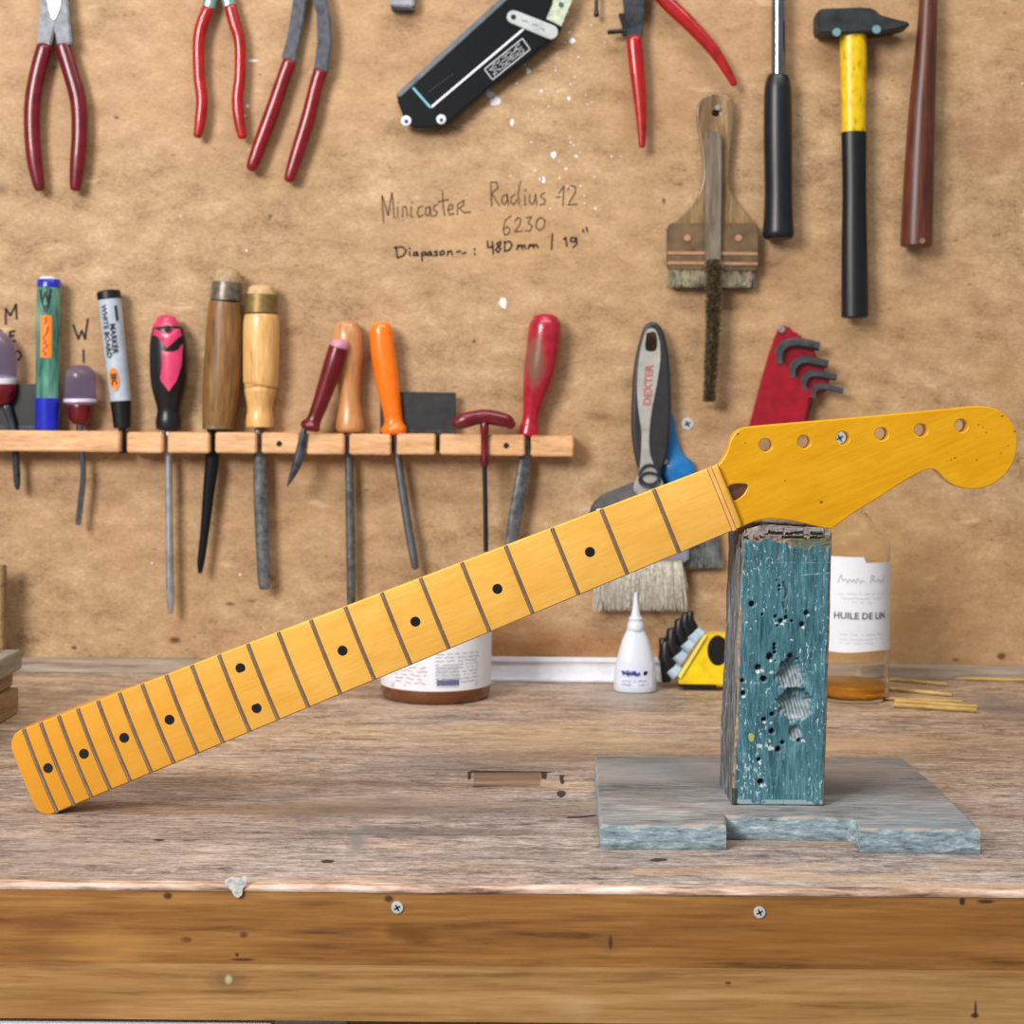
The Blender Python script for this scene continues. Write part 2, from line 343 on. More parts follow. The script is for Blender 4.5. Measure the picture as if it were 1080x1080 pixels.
t.col(c); t.set(rough=0.5,spec=0.4); t.bump(h,0.7,0.002); topm=t.m
seam=BP(540,881).y
wood_edge=topm
wb.part('top_plank',box(bx0,bx1,seam+0.0004,y1,H-0.04,H),topm,bevel=0.0006)
g=box(bx0,bx1,y0+0.0005,seam-0.0004,H-0.04,H)
fp=wb.part('top_plank',g,topm,bevel=0.0006)
# rounded worn nosing
t=NT('worn_edge'); n1=t.noise(t.vec((0.12,1,1)),160,5,0.7); n2=t.noise(t.vec((0.5,1,1)),18,4,0.6)
c=t.ramp(n1,[(0.36,(96,68,54)),(0.46,(160,128,108)),(0.55,(198,166,148)),(0.66,(226,206,196))]); c=t.mix(t.ramp(n2,[(0.45,0.0),(0.6,0.5)]),c,(176,138,98))
t.col(c); t.set(rough=0.5); t.bump(n1,0.4,0.001)
ns=160; V=[];Fc=[]
prof=[(0.005,0.0003),(0.0028,0.0002),(0.0011,-0.0005),(0.0003,-0.0016),(0,-0.0028),(0.0005,-0.0038),(0.005,-0.0038)]
for i in range(ns+1):
    x=bx0+(bx1-bx0)*i/ns; e=noise.noise(Vector((x*14,0,0)))*0.0011+noise.noise(Vector((x*60,3,0)))*0.0005
    for j,(dy,dz) in enumerate(prof): V.append((x,y0+dy-0.0010+(e*.7 if 0<j<5 else 0),H+dz+(e*0.6 if j in (1,2,3,4,5) else 0)))
k=len(prof)
for i in range(ns):
    for j in range(k): Fc.append((i*k+j,i*k+(j+1)%k,(i+1)*k+(j+1)%k,(i+1)*k+j))
wb.part('edge_nosing',G().add(V,Fc),t.m)
def ap(px,py,rx,rz,cc,st,so):
    q=P(px,py,y0)-OFF; kk=y0/F; return (q.x,q.y,q.z,rx*kk,5,rz*kk,cc,st,so)
apc=[(88,52,18),(136,88,38),(158,108,52),(178,128,70)]
apl=[(124,84,42),(160,116,64),(178,134,82),(194,150,98)]
am=wood('oak_rail_upper',apc,'x',330,18,0.42,0.2,0.1,[ap(112,998,46,16,(190,138,72),.45,.5),ap(45,975,45,9,(112,66,32),.6,.6),ap(424,982,15,7,(112,68,14),.8,.5),ap(442,990,13,8,(112,68,14),.75,.5),ap(250,1007,2,2.2,(50,30,22),.9,.4),ap(256,1012,14,1.6,(70,42,26),.9,.3),ap(197,991,5,3,(90,56,32),.8,.5),
  ap(643,993,12,10,(124,88,52),.6,.5),ap(644,994,2,7,(60,36,24),.9,.4),ap(900,985,180,26,(150,96,34),.5,.6),ap(177,945,4,3,(60,36,20),.9,.4),ap(1015,951,3,4,(40,26,18),.9,.3),ap(1040,951,9,2,(48,34,24),.9,.4),ap(410,948,4,3,(60,44,32),.9,.4),ap(257,986,4,3,(70,44,26),.8,.5),ap(60,1003,50,5,(104,62,28),.5,.6)])
al=wood('oak_rail_lower',apl,'x',330,18,0.45,0.2,0.1,[ap(240,1034,16,8,(110,82,54),.6,.6),ap(241,1033,3,4,(196,184,160),.8,.5),ap(1029,1063,1.6,9,(60,38,22),.9,.4),ap(1028,1071,4,2.5,(44,28,18),.9,.4),ap(605,1060,20,10,(196,162,120),.5,.8),ap(60,1060,40,16,(140,92,44),.5,.8),ap(768,1037,3,1.5,(70,44,26),.8,.4)])
zs=P(540,1019,y0).z; zb=P(300,1076.5,y0).z
ub=wb.part('rail_board',box(bx0,bx1,y0,y0+0.03,zs+0.00005,H-0.0034),am)
wb.part('rail_board',box(bx0,bx1,y0+0.0002,y0+0.03,zb,zs-0.00005),al,label='paler lower rail board')
for lx in (-0.9,0.83):
    for ly in (y0+0.031,y1-0.1):
        wb.part('leg',box(lx,lx+0.07,ly,ly+0.07,0,H-0.04),al,bevel=0.003)
SCM=plain('bright_screw_zinc',(206,208,212),.35,.25,.08)
def screw(T,px,py,D,r,name='screw'):
    c=P(px,py,D); prof=[(r*0.15,-0.0002),(r,0.0),(r*0.96,0.0007),(r*0.75,0.001),(r*0.42,0.001)]
    g=G(); seg=20
    def ring(rr,dy): return [Vector((c.x+rr*math.cos(2*PI*k/seg),c.y-dy,c.z+rr*math.sin(2*PI*k/seg))) for k in range(seg)]
    V=[]; 
    for rr,dy in [(r,0.0),(r*.94,.0008),(r*.5,.0009)]: V+=ring(rr,dy)
    f=[(i*seg+k,i*seg+(k+1)%seg,(i+1)*seg+(k+1)%seg,(i+1)*seg+k) for i in range(2) for k in range(seg)]+[tuple(2*seg+k for k in range(seg)),tuple(range(seg))]
    g.add(V,f); o=T.part(name,g,SCM) if T else link(name,g,SCM,None,loc=None)
    s=r*.13; L=r*.55; rec=G()
    for a in (0.5,0.5+PI/2):
        ca,sa=math.cos(a),math.sin(a); q=[]
        for (u,v) in ((-L,-s),(L,-s),(L,s),(-L,s)): q.append((c.x+u*ca-v*sa,c.y-.00105,c.z+u*sa+v*ca))
        rec.add(q,[(0,1,2,3)])
    if T: T.part('screw_recess',rec,M['hole'],parent=o,smooth=False)
    else: link('screw_recess',rec,M['hole'],o,smooth=False)
    return o
screw(wb,419,957,y0,6.5*y0/F); screw(wb,801,962,y0,6.3*y0/F)
# recessed slot and inlaid strip in the bench top
def btop(px,py,dz=0.0003): q=BP(px,py); q.z=H+dz; return q
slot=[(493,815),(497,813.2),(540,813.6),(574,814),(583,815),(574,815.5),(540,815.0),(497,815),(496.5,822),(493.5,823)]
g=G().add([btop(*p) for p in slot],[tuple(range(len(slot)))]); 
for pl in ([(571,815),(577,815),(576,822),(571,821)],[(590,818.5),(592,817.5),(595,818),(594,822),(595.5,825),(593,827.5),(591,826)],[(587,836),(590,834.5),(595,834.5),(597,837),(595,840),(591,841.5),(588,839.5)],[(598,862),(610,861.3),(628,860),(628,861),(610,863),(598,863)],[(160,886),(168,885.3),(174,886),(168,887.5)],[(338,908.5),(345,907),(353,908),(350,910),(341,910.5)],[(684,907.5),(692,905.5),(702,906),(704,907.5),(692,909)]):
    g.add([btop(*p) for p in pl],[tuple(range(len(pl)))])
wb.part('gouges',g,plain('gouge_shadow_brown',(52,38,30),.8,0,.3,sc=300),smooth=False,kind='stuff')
inl=wood('pale_inlay_wood',[(74,58,46),(122,98,78),(152,126,102)],'x',300,10)
q=[btop(*p,0) for p in [(500,816),(570,815.5),(569,829),(499,830)]]
wb.part('inlay_strip',G().add([v+Vector((0,0,0.0006)) for v in q]+[v-Vector((0,0,0.001)) for v in q],[(0,1,2,3),(7,6,5,4),(0,4,5,1),(1,5,6,2),(2,6,7,3),(3,7,4,0)]),inl,smooth=False)
# flaking white chip on the nosing
pc=[P(x,y,y0-0.002) for x,y in [(237,929),(243,926),(253,927),(257,924),(261,926),(259,934),(256,937),(255,944),(251,947),(247,945),(244,939),(238,935)]]
pk=[p+Vector((0,0.0012,0)) for p in pc]; n=len(pc)
o=link('paint_flake',G().add(pc+pk,[tuple(range(n)),tuple(range(2*n-1,n-1,-1))]+[(i,i+n,(i+1)%n+n,(i+1)%n) for i in range(n)]),plain('chipped_filler',(196,194,192),0.6,0,0.15,sc=300),wb.o,loc=wb.loc,smooth=False)
# cabinet under the bench
cb=Thing('under_bench_cabinet','white cabinet just showing below the left of the bench rail','cabinet',P(60,1080,y0+0.06)*Vector((1,1,0)) if False else (-0.28,y0+0.2,0))
ct=P(140,1078,y0+0.004).z
xr=P(288,1078,y0+0.004).x
cb.part('body',box(-0.60,xr,y0+0.02,y0+0.40,0.06,ct-0.001),M['white'],bevel=0.002)
d=cb.part('drawer_front',box(-0.60,xr,y0+0.004,y0+0.019,ct-0.15,ct-0.0005),M['white'],bevel=0.0015)
cb.part('handle',box(-0.45,-0.30,y0-0.012,y0+0.0035,ct-0.085,ct-0.073),M['steel'],parent=d,bevel=0.002)
cb.part('plinth',box(-0.59,xr-0.01,y0+0.05,y0+0.39,0,0.06),M['black'])
cb.part('door',box(-0.60,xr,y0+0.004,y0+0.019,0.065,ct-0.155),M['white'],bevel=0.0015)
#@@STAND
# ------------------------------------------------------------------ stand: painted block on a board
hb=0.015
def onbase(px,py):
    x,y=unroll(px,py); D=F*(CH-hb)/y; q=P(px,py,D); return q
fD=BP(632,896).y; nD=BP(765,888).y; bD=onbase(626,797).y
fl_=BP(633,896); fr_=BP(1034,901); nl=BP(766,886); nr=BP(899,888); bl=onbase(627,797); br=onbase(958,803)
st=Thing('wooden_stand','teal painted wooden block standing on a notched grey base board','stand',((fl_.x+fr_.x)/2,(fD+bD)/2,H))
ol=[(fl_.x,fl_.y),( (BP(766,897).x),fl_.y+0.0005),(nl.x,nl.y),(nr.x-0.003,nr.y),(nr.x+0.001,nr.y-0.004),(BP(906,899).x,fr_.y),(fr_.x,fr_.y),(fr_.x+0.001,fl_.y+0.02),(fr_.x-0.003+0.006,fl_.y+0.1),(br.x,bD),(br.x-0.03,bD+0.003),(bl.x+0.08,bD+0.001),(bl.x,bD),(bl.x-0.003,(fD+bD)/2)]
def dens(ol,step):
    out=[]
    for i in range(len(ol)):
        a=Vector(ol[i]); b=Vector(ol[(i+1)%len(ol)]); k=max(1,int((b-a).length/step))
        for j in range(k): out.append(a+(b-a)*(j/k))
    return out
pts=dens(ol,0.003); n=len(pts); V=[]; rings=[(0.0006,0.0,.0),(0.0,0.0008,0),(0,0.004,.3),(0,0.008,.5),(0,0.012,.4),(0.0003,hb-0.0012,.8),(0.0016,hb-0.0002,1)]
cen=Vector((sum(p.x for p in pts)/n,sum(p.y for p in pts)/n)); nrm=[]
for i in range(n):
    tv=(pts[(i+1)%n]-pts[i-1]); nv=Vector((tv.y,-tv.x)).normalized()
    nrm.append(nv if nv.dot(pts[i]-cen)>0 or True else -nv)
area2=sum(pts[i].x*pts[(i+1)%n].y-pts[(i+1)%n].x*pts[i].y for i in range(n))
sg_=1 if area2>0 else -1
for ins,z,am_ in rings:
    for i,p in enumerate(pts):
        e=noise.noise(Vector((p.x*70,p.y*70,z*60)))*0.0007*am_
        q=p-nrm[i]*sg_*(ins+abs(e)*1.5+e*0.5); V.append((q.x,q.y,H+z+(e*0.6 if z>0.012 else 0)))
k=len(rings); Fc=[(r*n+i,r*n+(i+1)%n,(r+1)*n+(i+1)%n,(r+1)*n+i) for r in range(k-1) for i in range(n)]
Fc+=[tuple(range(n)),tuple((k-1)*n+i for i in range(n))]
t=NT('weathered_base_board')
gz=t.noise(t.vec((0.16,1,1)),260,6,0.78,0.5); g2=t.noise(t.vec((0.3,1,1),(2,2,2)),36,5,0.65); g3=t.noise(t.vec((0.6,1,1),(5,1,2)),14,4,0.6)
hh=t.math('ADD',t.math('MULTIPLY',gz,0.6),t.math('MULTIPLY',g2,0.4))
top=t.ramp(hh,[(0.36,(62,60,60)),(0.45,(106,105,106)),(0.54,(134,134,134)),(0.64,(166,162,160))])
top=t.mix(t.ramp(g3,[(0.44,0.0),(0.60,0.6)]),top,(108,124,132))
tn=t.ramp(t.noise(t.vec((0.3,1,1),(6,6,6)),22,4,0.6),[(0.52,0.0),(0.66,0.5)]); top=t.mix(tn,top,(158,136,122))
geo=t.n('ShaderNodeNewGeometry'); s2=t.n('ShaderNodeSeparateXYZ'); t.l(geo.outputs['Normal'],s2.inputs[0])
side=t.ramp(t.noise(t.vec((0.25,1,1),(1,4,3)),330,6,0.75),[(0.34,(80,90,94)),(0.44,(118,134,142)),(0.54,(140,160,168)),(0.66,(194,206,210))])
up=t.math('GREATER_THAN',s2.outputs['Z'],0.62)
edge=t.math('SUBTRACT',1.0,t.math('ABSOLUTE',t.math('MULTIPLY',t.math('SUBTRACT',s2.outputs['Z'],0.55),2.6)),True)
cc=t.mix(up,side,top); cc=t.mix(t.math('MULTIPLY',edge,0.8,True),cc,(176,148,128)); t.col(cc); t.set(rough=0.7); t.bump(hh,0.5,0.001)
st.part('base_board',G().add(V,Fc),t.m,bevel=0)
# the block
a0=P(771,845,0.975); a1=P(870,846.5,0.975)
BW=(a1-a0).length; BD=0.060; BH=P(782,561,0.975).z-(H+hb)+0.0044
lean=(P(782,561,.975).x-a0.x)/BH
yaw=-0.0
def blk(x,y,z): return Vector((a0.x+x+lean*z*(1-0.0*x)-0.0012*(z/BH)*(x/BW)+0.0*y, 0.975+y, H+hb+z))
holes=[(793,637,2.8,4),(823.6,655,2.2,3),(829,651,1.8,3),(850.7,646.7,2.4,2.5),(846,658.5,2.4,3),(812,692.5,3.4,4),(833.7,692,2.6,3.5),(805.7,716,2.9,4),(784,731.5,2.4,3),(814.6,753.4,2.2,3),(806,759,2.2,2.5),(814,771.5,2.6,3.5),(825.4,783,1.9,3),(820.8,790.4,2.6,3.5),(800.5,801,1.9,3),(802.3,824.8,3.1,4),(816.7,680,1.6,3),(816.7,684,1.7,3),(817,688,1.6,2.5),(843,781,2,2.5),(835,655,1.3,2),(800,704,3,2.5),(783,718,2,2),(822,618,1.3,2),(822,622,1.0,2),(819,612,.9,1.5),(818,650,1.5,2),(804,648,1.3,1.5),(820,660,1.2,1.5)]
chips=[(799,708.5,3.4),(804,707,2.5),(813,709,3),(801,786.5,4),(808,786,3),(813,789,4.4),(837,777,5.5),(847,781,3),(825,658,2.5),(818,657,2.4),(797,655,1.5),(805,642,1.8),(852,648.5,2.8),(847,662,2.2),(784,734.5,2.8),(806,761.5,2.6),(813,762,2),(802,774,2),(801,804,2),(803,829,2.4),(813,697,2.4),(791,663,1.5),(835,675,2),(828,655,2.2),(783,726,1.8),(818,747,2),(867,700,1.6),(787,656,2)]
def pxb(px,py):
    q=P(px,py,0.975); z=q.z-(H+hb); return q.x-a0.x-lean*z+0.0012*(z/BH)*((q.x-a0.x)/BW), z
K=0.975/F
HL=[pxb(x,y)+(r*K,d*0.001) for x,y,r,d in holes]; CL=[pxb(x,y)+(r*K*0.8,) for x,y,r in chips]
D1=pxb(834,712); D2=pxb(839,744); D3=pxb(838,773); YS=pxb(792,777.5)
def dent(x,z):
    d=0; m=0; x+=0.0007*nn(x,2,z,260); z+=0.0012*nn(x,12,z,180)
    for (cx,cz),rx,rz,dp in ((D1,15.5*K,19.5*K,.0085),(D2,19*K,18*K,.0092),(D3,7.5*K,9*K,.004)):
        u=(x-cx)/rx; vv=(z-cz)/rz; r=(u*u+vv*vv)*(1+0.55*nn(x,4,z,210)+0.35*nn(x,6,z,520))
        if r<1:
            s=(1-r)**0.8*(0.62+0.38*max(-1,min(1,vv*1.3)))*1.2
            if dp*s>d: d=dp*s; m=min(1,(1-r)*3.0)*(1 if vv<0.35 else 0.35)
    return d,m
g=G(); cols=[]
def nn(x,y,z,s): return noise.noise(Vector((x*s,y*s,z*s)))
def blkvert(x,y,z):
    # rounded corners
    r=0.0022 if z<BH-0.01 else 0.0032
    cx=min(max(x,r),BW-r); cy=min(max(y,r),BD-r); rt=0.0045; cz=min(max(z,0.001),BH-rt)
    dx,dy,dz=x-cx,y-cy,z-cz
    L=math.sqrt((dx/r)**2+(dy/r)**2+((dz/(rt if dz>0 else 0.001))**2))
    if L>1: dx/=L; dy/=L; dz/=L
    x2,y2,z2=cx+dx,cy+dy,cz+dz
    # wobble
    ee=nn(x,y,z,45)*0.0006+nn(x,y,z*0.2,300)*0.00025
    if x<0.002: x2+=abs(nn(0,y*.8,z*.12,420))*0.0012+ee+ (0.0015*max(0,nn(7,y,z*.15,160)))
    if x>BW-0.002: x2-=abs(ee)*1.4
    if y<0.002: y2+=abs(nn(x,0,z*.15,350))*0.00035
    if z>BH-0.006:
        z2-=0.0042*max(0,min(1,(y-0.0035)/0.001))*max(0,min(1,(0.027-y)/0.001))
        cr=nn(x*1.0,y*3.2,2,75); z2-=0.0016*abs(nn(x,y*2,5,120))+ (0.0022 if abs(cr)<0.05 else 0)
        z2-=0.0034*max(0,1-x/0.017)**1.6+0.0026*max(0,(x/BW-0.35))
    f=(0,0,0,0); 
    front=y<0.0015
    edge=min(x,BW-x)
    wob=nn(x,3,z,140)
    if front:
        d,m=dent(x,z)
        if m>0:
            rid=math.sin((x*0.94+z*0.25)*2*PI/0.0021+2*nn(x,1,z,160)); y2+=d+ (rid*0.00035*m)
            b_=0.5+0.25*rid+0.45*nn(x,9,z,420); q_=0.5+nn(x,15,z,230); f=(.07+.34*b_-.05*q_,.11+.32*b_,.12+.31*b_+.03*q_,min(1,m*1.1)) if m>0.25 else (0,0,0,0)
        else: y2+=d
        for hx,hz,hr,hd in HL:
            q=math.hypot(x-hx,z-hz)
            if q<hr*1.05: y2+=hd; f=(.012,.010,.008,1)
            elif q<hr*1.5: y2+=hd*0.12
        for cx_,cz_,cr_ in CL:
            q=math.hypot(x-cx_,(z-cz_)*1.3)+cr_*0.5*nn(x,5,z,700)
            if q<cr_ and f[3]<0.9: f=(.60,.63,.62,0.85); y2+=0.0004
        if math.hypot(x-YS[0],(z-YS[1])*.8)<0.0020+0.0006*nn(x,1,z,500): f=(.42,.42,.10,.9)
        tz=BH-z
        ed=0.0012+0.0013*wob+0.0006*nn(x,1,z,420)+(0.0010 if z<0.12 and x<BW/2 else 0)
        if edge<ed and f[3]==0:
            if z<0.125 and nn(x,8,z,90)+.5*nn(x,3,z,500)>-0.12: q_=.75+.6*nn(x,4,z,300); f=(.44*q_,.25*q_,.14*q_,.9)
            elif x<BW/2: f=(.22,.17,.13,.9)
            else: f=(.24,.15,.08,.85)
        lim=0.0108+0.0035*wob+0.0009*nn(x,2,z,300)+(0.002 if x>BW*0.5 else 0)
        if tz<lim and f[3]<.5:
            q=nn(x*0.5,3,z*1.6,260); sm=0.5+0.5*q
            k1=0.0042+0.0018*nn(x,1,0,60); k2=0.0075+0.0014*nn(x,7,0,90)
            if tz<k1: f=(.15+.10*sm,.13+.09*sm,.13+.08*sm,1)
            elif x>BW*.55 and tz>0.006: f=(.10+.05*sm,.11+.05*sm,.06+.04*sm,1)
            else: f=(.17+.16*sm,.12+.11*sm,.09+.07*sm,1)
            y2+=0.0004+abs(q)*0.0008
            if abs(tz-k1)<0.0009+0.0003*nn(x,2,2,90): y2+=0.0016; f=(.025,.02,.02,1)
            if x>BW*.45 and abs(tz-k2)<0.0007+0.0003*nn(x,8,2,90): y2+=0.0018; f=(.03,.022,.02,1)
        elif tz<lim+0.012 and nn(x,2,z*.3,420)>0.28: f=(.07,.09,.075,.8)
        if z<0.010 and x<0.0035: f=(.04,.03,.025,.9)
        if z<0.0035 and f[3]==0 and wob>-.2: f=(.36,.44,.46,.7)
        if abs(z-(BH-0.0225))<0.0003 and x>BW*.25 and nn(x,1,1,260)>-.05: f=(.50,.56,.56,.5)
        if abs(z-(BH-0.0300+0.004*(x/BW-0.7)))<0.0003 and x>BW*.62 and nn(x,1,1,260)>-.15: f=(.50,.56,.56,.6)
        if abs(x-BW*.5-0.001*math.sin(z*500))<0.0007 and 0.034<BH-z<0.054 and nn(x,1,z,260)>-.1: f=(.05,.05,.05,.8); y2+=.0006
    return x2,y2,z2,f
def grid(fn,nu,nv):
    k=len(g.v); V=[];
    for j in range(nv+1):
        for i in range(nu+1):
            x,y,z=fn(i/nu,j/nv); x2,y2,z2,f=blkvert(x,y,z); V.append(blk(x2,y2,z2)); cols.append(f)
    g.add(V,[(j*(nu+1)+i,j*(nu+1)+i+1,(j+1)*(nu+1)+i+1,(j+1)*(nu+1)+i) for j in range(nv) for i in range(nu)])
NX,NZ,NY=130,360,70
grid(lambda u,v:(u*BW,0,v*BH),NX,NZ)
grid(lambda u,v:(0,u*BD,v*BH),NY,NZ)
grid(lambda u,v:(BW,u*BD,v*BH),NY,NZ)
grid(lambda u,v:(u*BW,BD,v*BH),NX,NZ)
grid(lambda u,v:(u*BW,v*BD,BH),NX,NY)
grid(lambda u,v:(u*BW,v*BD,0),NX,NY)
t=NT('chipped_teal_paint')
gv=t.noise(t.vec((1,1,0.09)),900,5,0.75,0.2); gm_=t.noise(t.vec((1,1,0.3)),120,5,0.65); fk=t.noise(t.vec((1,1,0.45),(3,1,1)),640,4,0.7)
hh=t.math('ADD',t.math('MULTIPLY',gv,0.6),t.math('MULTIPLY',gm_,0.4))
paint=t.ramp(hh,[(0.35,(34,60,68)),(0.45,(54,98,110)),(0.54,(74,120,132)),(0.65,(116,158,166))])
msk=t.noise(t.vec((1,1,1),(1,1,1)),40,2,0.5)
fk2=t.math('ADD',fk,t.math('MULTIPLY',t.math('SUBTRACT',msk,0.5),0.35))
oz=t.n('ShaderNodeSeparateXYZ'); t.l(t.tc.outputs['Object'],oz.inputs[0])
fk2=t.math('ADD',fk2,t.math('MULTIPLY',t.math('SUBTRACT',0.09,oz.outputs['Z']),0.28))
paint=t.mix(t.ramp(fk2,[(0.61,0.0),(0.66,0.85)]),paint,(180,206,210))
paint=t.mix(t.ramp(t.noise(t.vec((1,1,0.25),(7,7,7)),260,3,0.6),[(0.66,0.0),(0.72,0.7)]),paint,(36,52,54))
grey=t.ramp(t.noise(t.vec((1,1,0.06)),520,5,0.72,0.3),[(0.35,(30,32,34)),(0.45,(74,78,80)),(0.54,(102,108,112)),(0.64,(150,160,166))])
grey=t.mix(t.ramp(t.noise(t.vec((1,1,0.25),(5,2,2)),300,3,0.6),[(0.64,0.0),(0.70,0.8)]),grey,(190,200,206))
grey=t.mix(t.ramp(t.noise(t.vec((1,1,0.4),(5,8,2)),60,3,0.6),[(0.55,0.0),(0.7,0.45)]),grey,(104,84,66))
tops=t.ramp(t.noise(t.vec((0.3,1,1)),300,5,0.7,0.5),[(0.34,(60,54,54)),(0.5,(124,114,112)),(0.66,(176,164,158))])
oc=t.n('ShaderNodeSeparateXYZ'); t.l(t.tc.outputs['Object'],oc.inputs[0])
geo=t.n('ShaderNodeAttribute'); geo.attribute_name='facing'
fm=t.math('GREATER_THAN',geo.outputs['Fac'],0.5); tm=t.math('GREATER_THAN',geo.outputs['Fac'],1.5)
cc=t.mix(fm,grey,paint); cc=t.mix(tm,cc,tops)
at=t.n('ShaderNodeAttribute'); at.attribute_name='wear'
cc=t.mix(at.outputs['Alpha'],cc,at.outputs['Color']); t.col(cc); t.set(rough=0.5,spec=0.35); t.bump(hh,0.35,0.0008)
me=bpy.data.meshes.new('post_block'); me.from_pydata([v-st.loc for v in g.v],[],g.f)
ca=me.color_attributes.new('wear','FLOAT_COLOR','POINT'); ca.data.foreach_set('color',[c for f in cols for c in f])
fa=me.attributes.new('facing','FLOAT','POINT'); nf=(NX+1)*(NZ+1); ntp=(NX+1)*(NY+1); ns_=(NY+1)*(NZ+1)
fa.data.foreach_set('value',[1.0]*nf+[0.0]*ns_+[1.0]*ns_+[0.0]*nf+[2.0]*ntp+[0.0]*ntp)
bm=bmesh.new(); bm.from_mesh(me); bmesh.ops.recalc_face_normals(bm,faces=bm.faces)
bm.to_mesh(me); bm.free(); me.materials.append(t.m)
# outward normals for the separate sheets
for p in me.polygons: p.use_smooth=True
ob=bpy.data.objects.new('post_block',me); COL.objects.link(ob); ob.parent=st.o
#@@NECK
# ------------------------------------------------------------------ guitar neck
NA=P(761.5,526.6,0.979); NB=P(41.8,813.6,0.9965)
U=(NB-NA).normalized(); N_=Vector((0,-1,0)); N_=(N_-U*N_.dot(U)).normalized(); V_=N_.cross(U)
if V_.z<0: V_=-V_
# local frame: x along the neck to the heel, y across, z out of the face
kk=(NB-NA).length/455.15
mt=Matrix((( U.x,V_.x,N_.x,NA.x),(U.y,V_.y,N_.y,NA.y),(U.z,V_.z,N_.z,NA.z),(0,0,0,1)))
mir = U.cross(V_).dot(N_)<0
if mir:
    mt=Matrix(((U.x,-V_.x,N_.x,NA.x),(U.y,-V_.y,N_.y,NA.y),(U.z,-V_.z,N_.z,NA.z),(0,0,0,1)))
VS=-1 if mir else 1     # local y sign for 'up' on the face
gn=Thing('guitar_neck','amber lacquered maple guitar neck with frets and black dots resting on teal block','guitar neck',NA,mat=mt)
camp=Vector((0,0,H+CH)); mi=mt.inverted()
def NL(px,py,n=0.0):
    """pixel to (u,v) in mm on the plane n mm above the face"""
    p1=mi@camp; p2=mi@P(px,py,1.0); z=n*kk; s=(z-p1.z)/(p2.z-p1.z); q=p1+(p2-p1)*s; return q.x/kk,q.y/kk
def Lc(u,v,n): return Vector((u*kk,v*kk,n*kk))
# colours
def maple(name,cols,rot=0):
    t=NT(name); a=t.noise(t.vec((0.05,1,1)),700,5,0.65,0.1); b=t.noise(t.vec((0.35,1,1),(3,1,1)),70,4,0.6,0.6)
    sp_=t.noise(t.vec((0.35,1,1),(6,1,1)),900,2,0.5)
    h=t.math('ADD',t.math('MULTIPLY',a,0.45),t.math('MULTIPLY',b,0.55)); c=t.ramp(h,[(0.30,cols[0]),(0.48,cols[1]),(0.66,cols[2])])
    c=t.mix(t.ramp(sp_,[(0.60,0.0),(0.75,0.18)]),c,cols[3])
    return t,h,c
t,h,c=maple('amber_maple_fretboard',[(218,158,58),(229,171,74),(235,182,90),(198,124,40)])
sx=t.n('ShaderNodeSeparateXYZ'); t.l(t.tc.outputs['Object'],sx.inputs[0])
mr=t.n('ShaderNodeMapRange'); mr.inputs[1].default_value=0.26*kk*1000; mr.inputs[2].default_value=0.45*kk*1000; mr.inputs[4].default_value=0.85; t.l(sx.outputs['X'],mr.inputs[0])
c=t.mix(mr.outputs[0],c,(204,136,16)); t.col(c); t.set(rough=0.4,coat=0.15,coat_r=0.2,spec=0.3); t.bump(h,0.03,0.0004); fbm=t.m
t,h,c=maple('amber_maple_headstock',[(203,140,4),(213,152,10),(222,164,28),(180,112,6)])
t.col(c); t.set(rough=0.35,coat=0.12,coat_r=0.18,spec=0.25); t.bump(h,0.02,0.0004); hsm=t.m
t,h,c=maple('amber_maple_sides',[(188,112,10),(206,132,20),(220,154,44),(150,84,14)])
c=t.mix(t.ramp(t.noise(t.vec(),180,3,0.6),[(0.62,0.0),(0.70,0.5)]),c,(170,90,50)); t.col(c); t.set(rough=0.3,coat=0.5,coat_r=0.15); sdm=t.m
def hw_(u): return (41.0+(56.0-41.0)*max(u,-12)/455.15)/2
UE=466.5; RC=9.0
def endw(u,wd):
    if u>UE-RC: d=u-(UE-RC); return wd-RC+math.sqrt(max(RC*RC-d*d,0.01))
    return wd
def loft(us,profile,mat,name,**kw):
    V=[]; k=None
    for u in us:
        pr=profile(u); k=len(pr); V+=[Lc(u,v,n) for v,n in pr]
    n=len(us); Fc=[(i*k+j,i*k+(j+1)%k,(i+1)*k+(j+1)%k,(i+1)*k+j) for i in range(n-1) for j in range(k)]
    Fc+=[tuple(range(k)),tuple((n-1)*k+j for j in range(k))]
    return gn.part(name,G().add(V,Fc),mat,**kw)
us=[-5.2,-4.2,-4.0]+[x*10 for x in range(0,45)]+[450,454,456]+[UE-RC+RC*math.sin(a*PI/2/10) for a in range(1,11)]
def fbp(u):
    wd=endw(u,hw_(u)); e=0.9; dz=-0.8 if u<-5 else (-0.15 if u<-4.1 else 0)
    pr=[(-wd,-6.0),(-wd,-e-wd*wd/482)]
    for i in range(13):
        v=-wd*0.97+2*wd*0.97*i/12; pr.append((v,-v*v/482+dz))
    pr+=[(wd,-e-wd*wd/482),(wd,-6.0)]
    return pr
loft(us,fbp,[fbm],'fretboard')
def shp(u):
    wd=endw(u,hw_(u))-0.05; hl=min(1,max(0,(u-372)/45)); ex=2.1+14*hl; dp=14.5+1.2*min(1,u/300)+8.0*hl
    if u<8: dp=dp-1.5*(8-u)/20
    pr=[(-wd,-6.02)]
    for i in range(1,24):
        a=PI*i/24; cs,sn=math.cos(a),math.sin(a)
        pr.append((-wd*math.copysign(abs(cs)**(2/ex),cs),-6.02-dp*abs(sn)**(2/ex)))
    pr.append((wd,-6.02)); return pr
loft([-14,-10,-5]+us[3:],shp,[sdm],'neck_shaft')
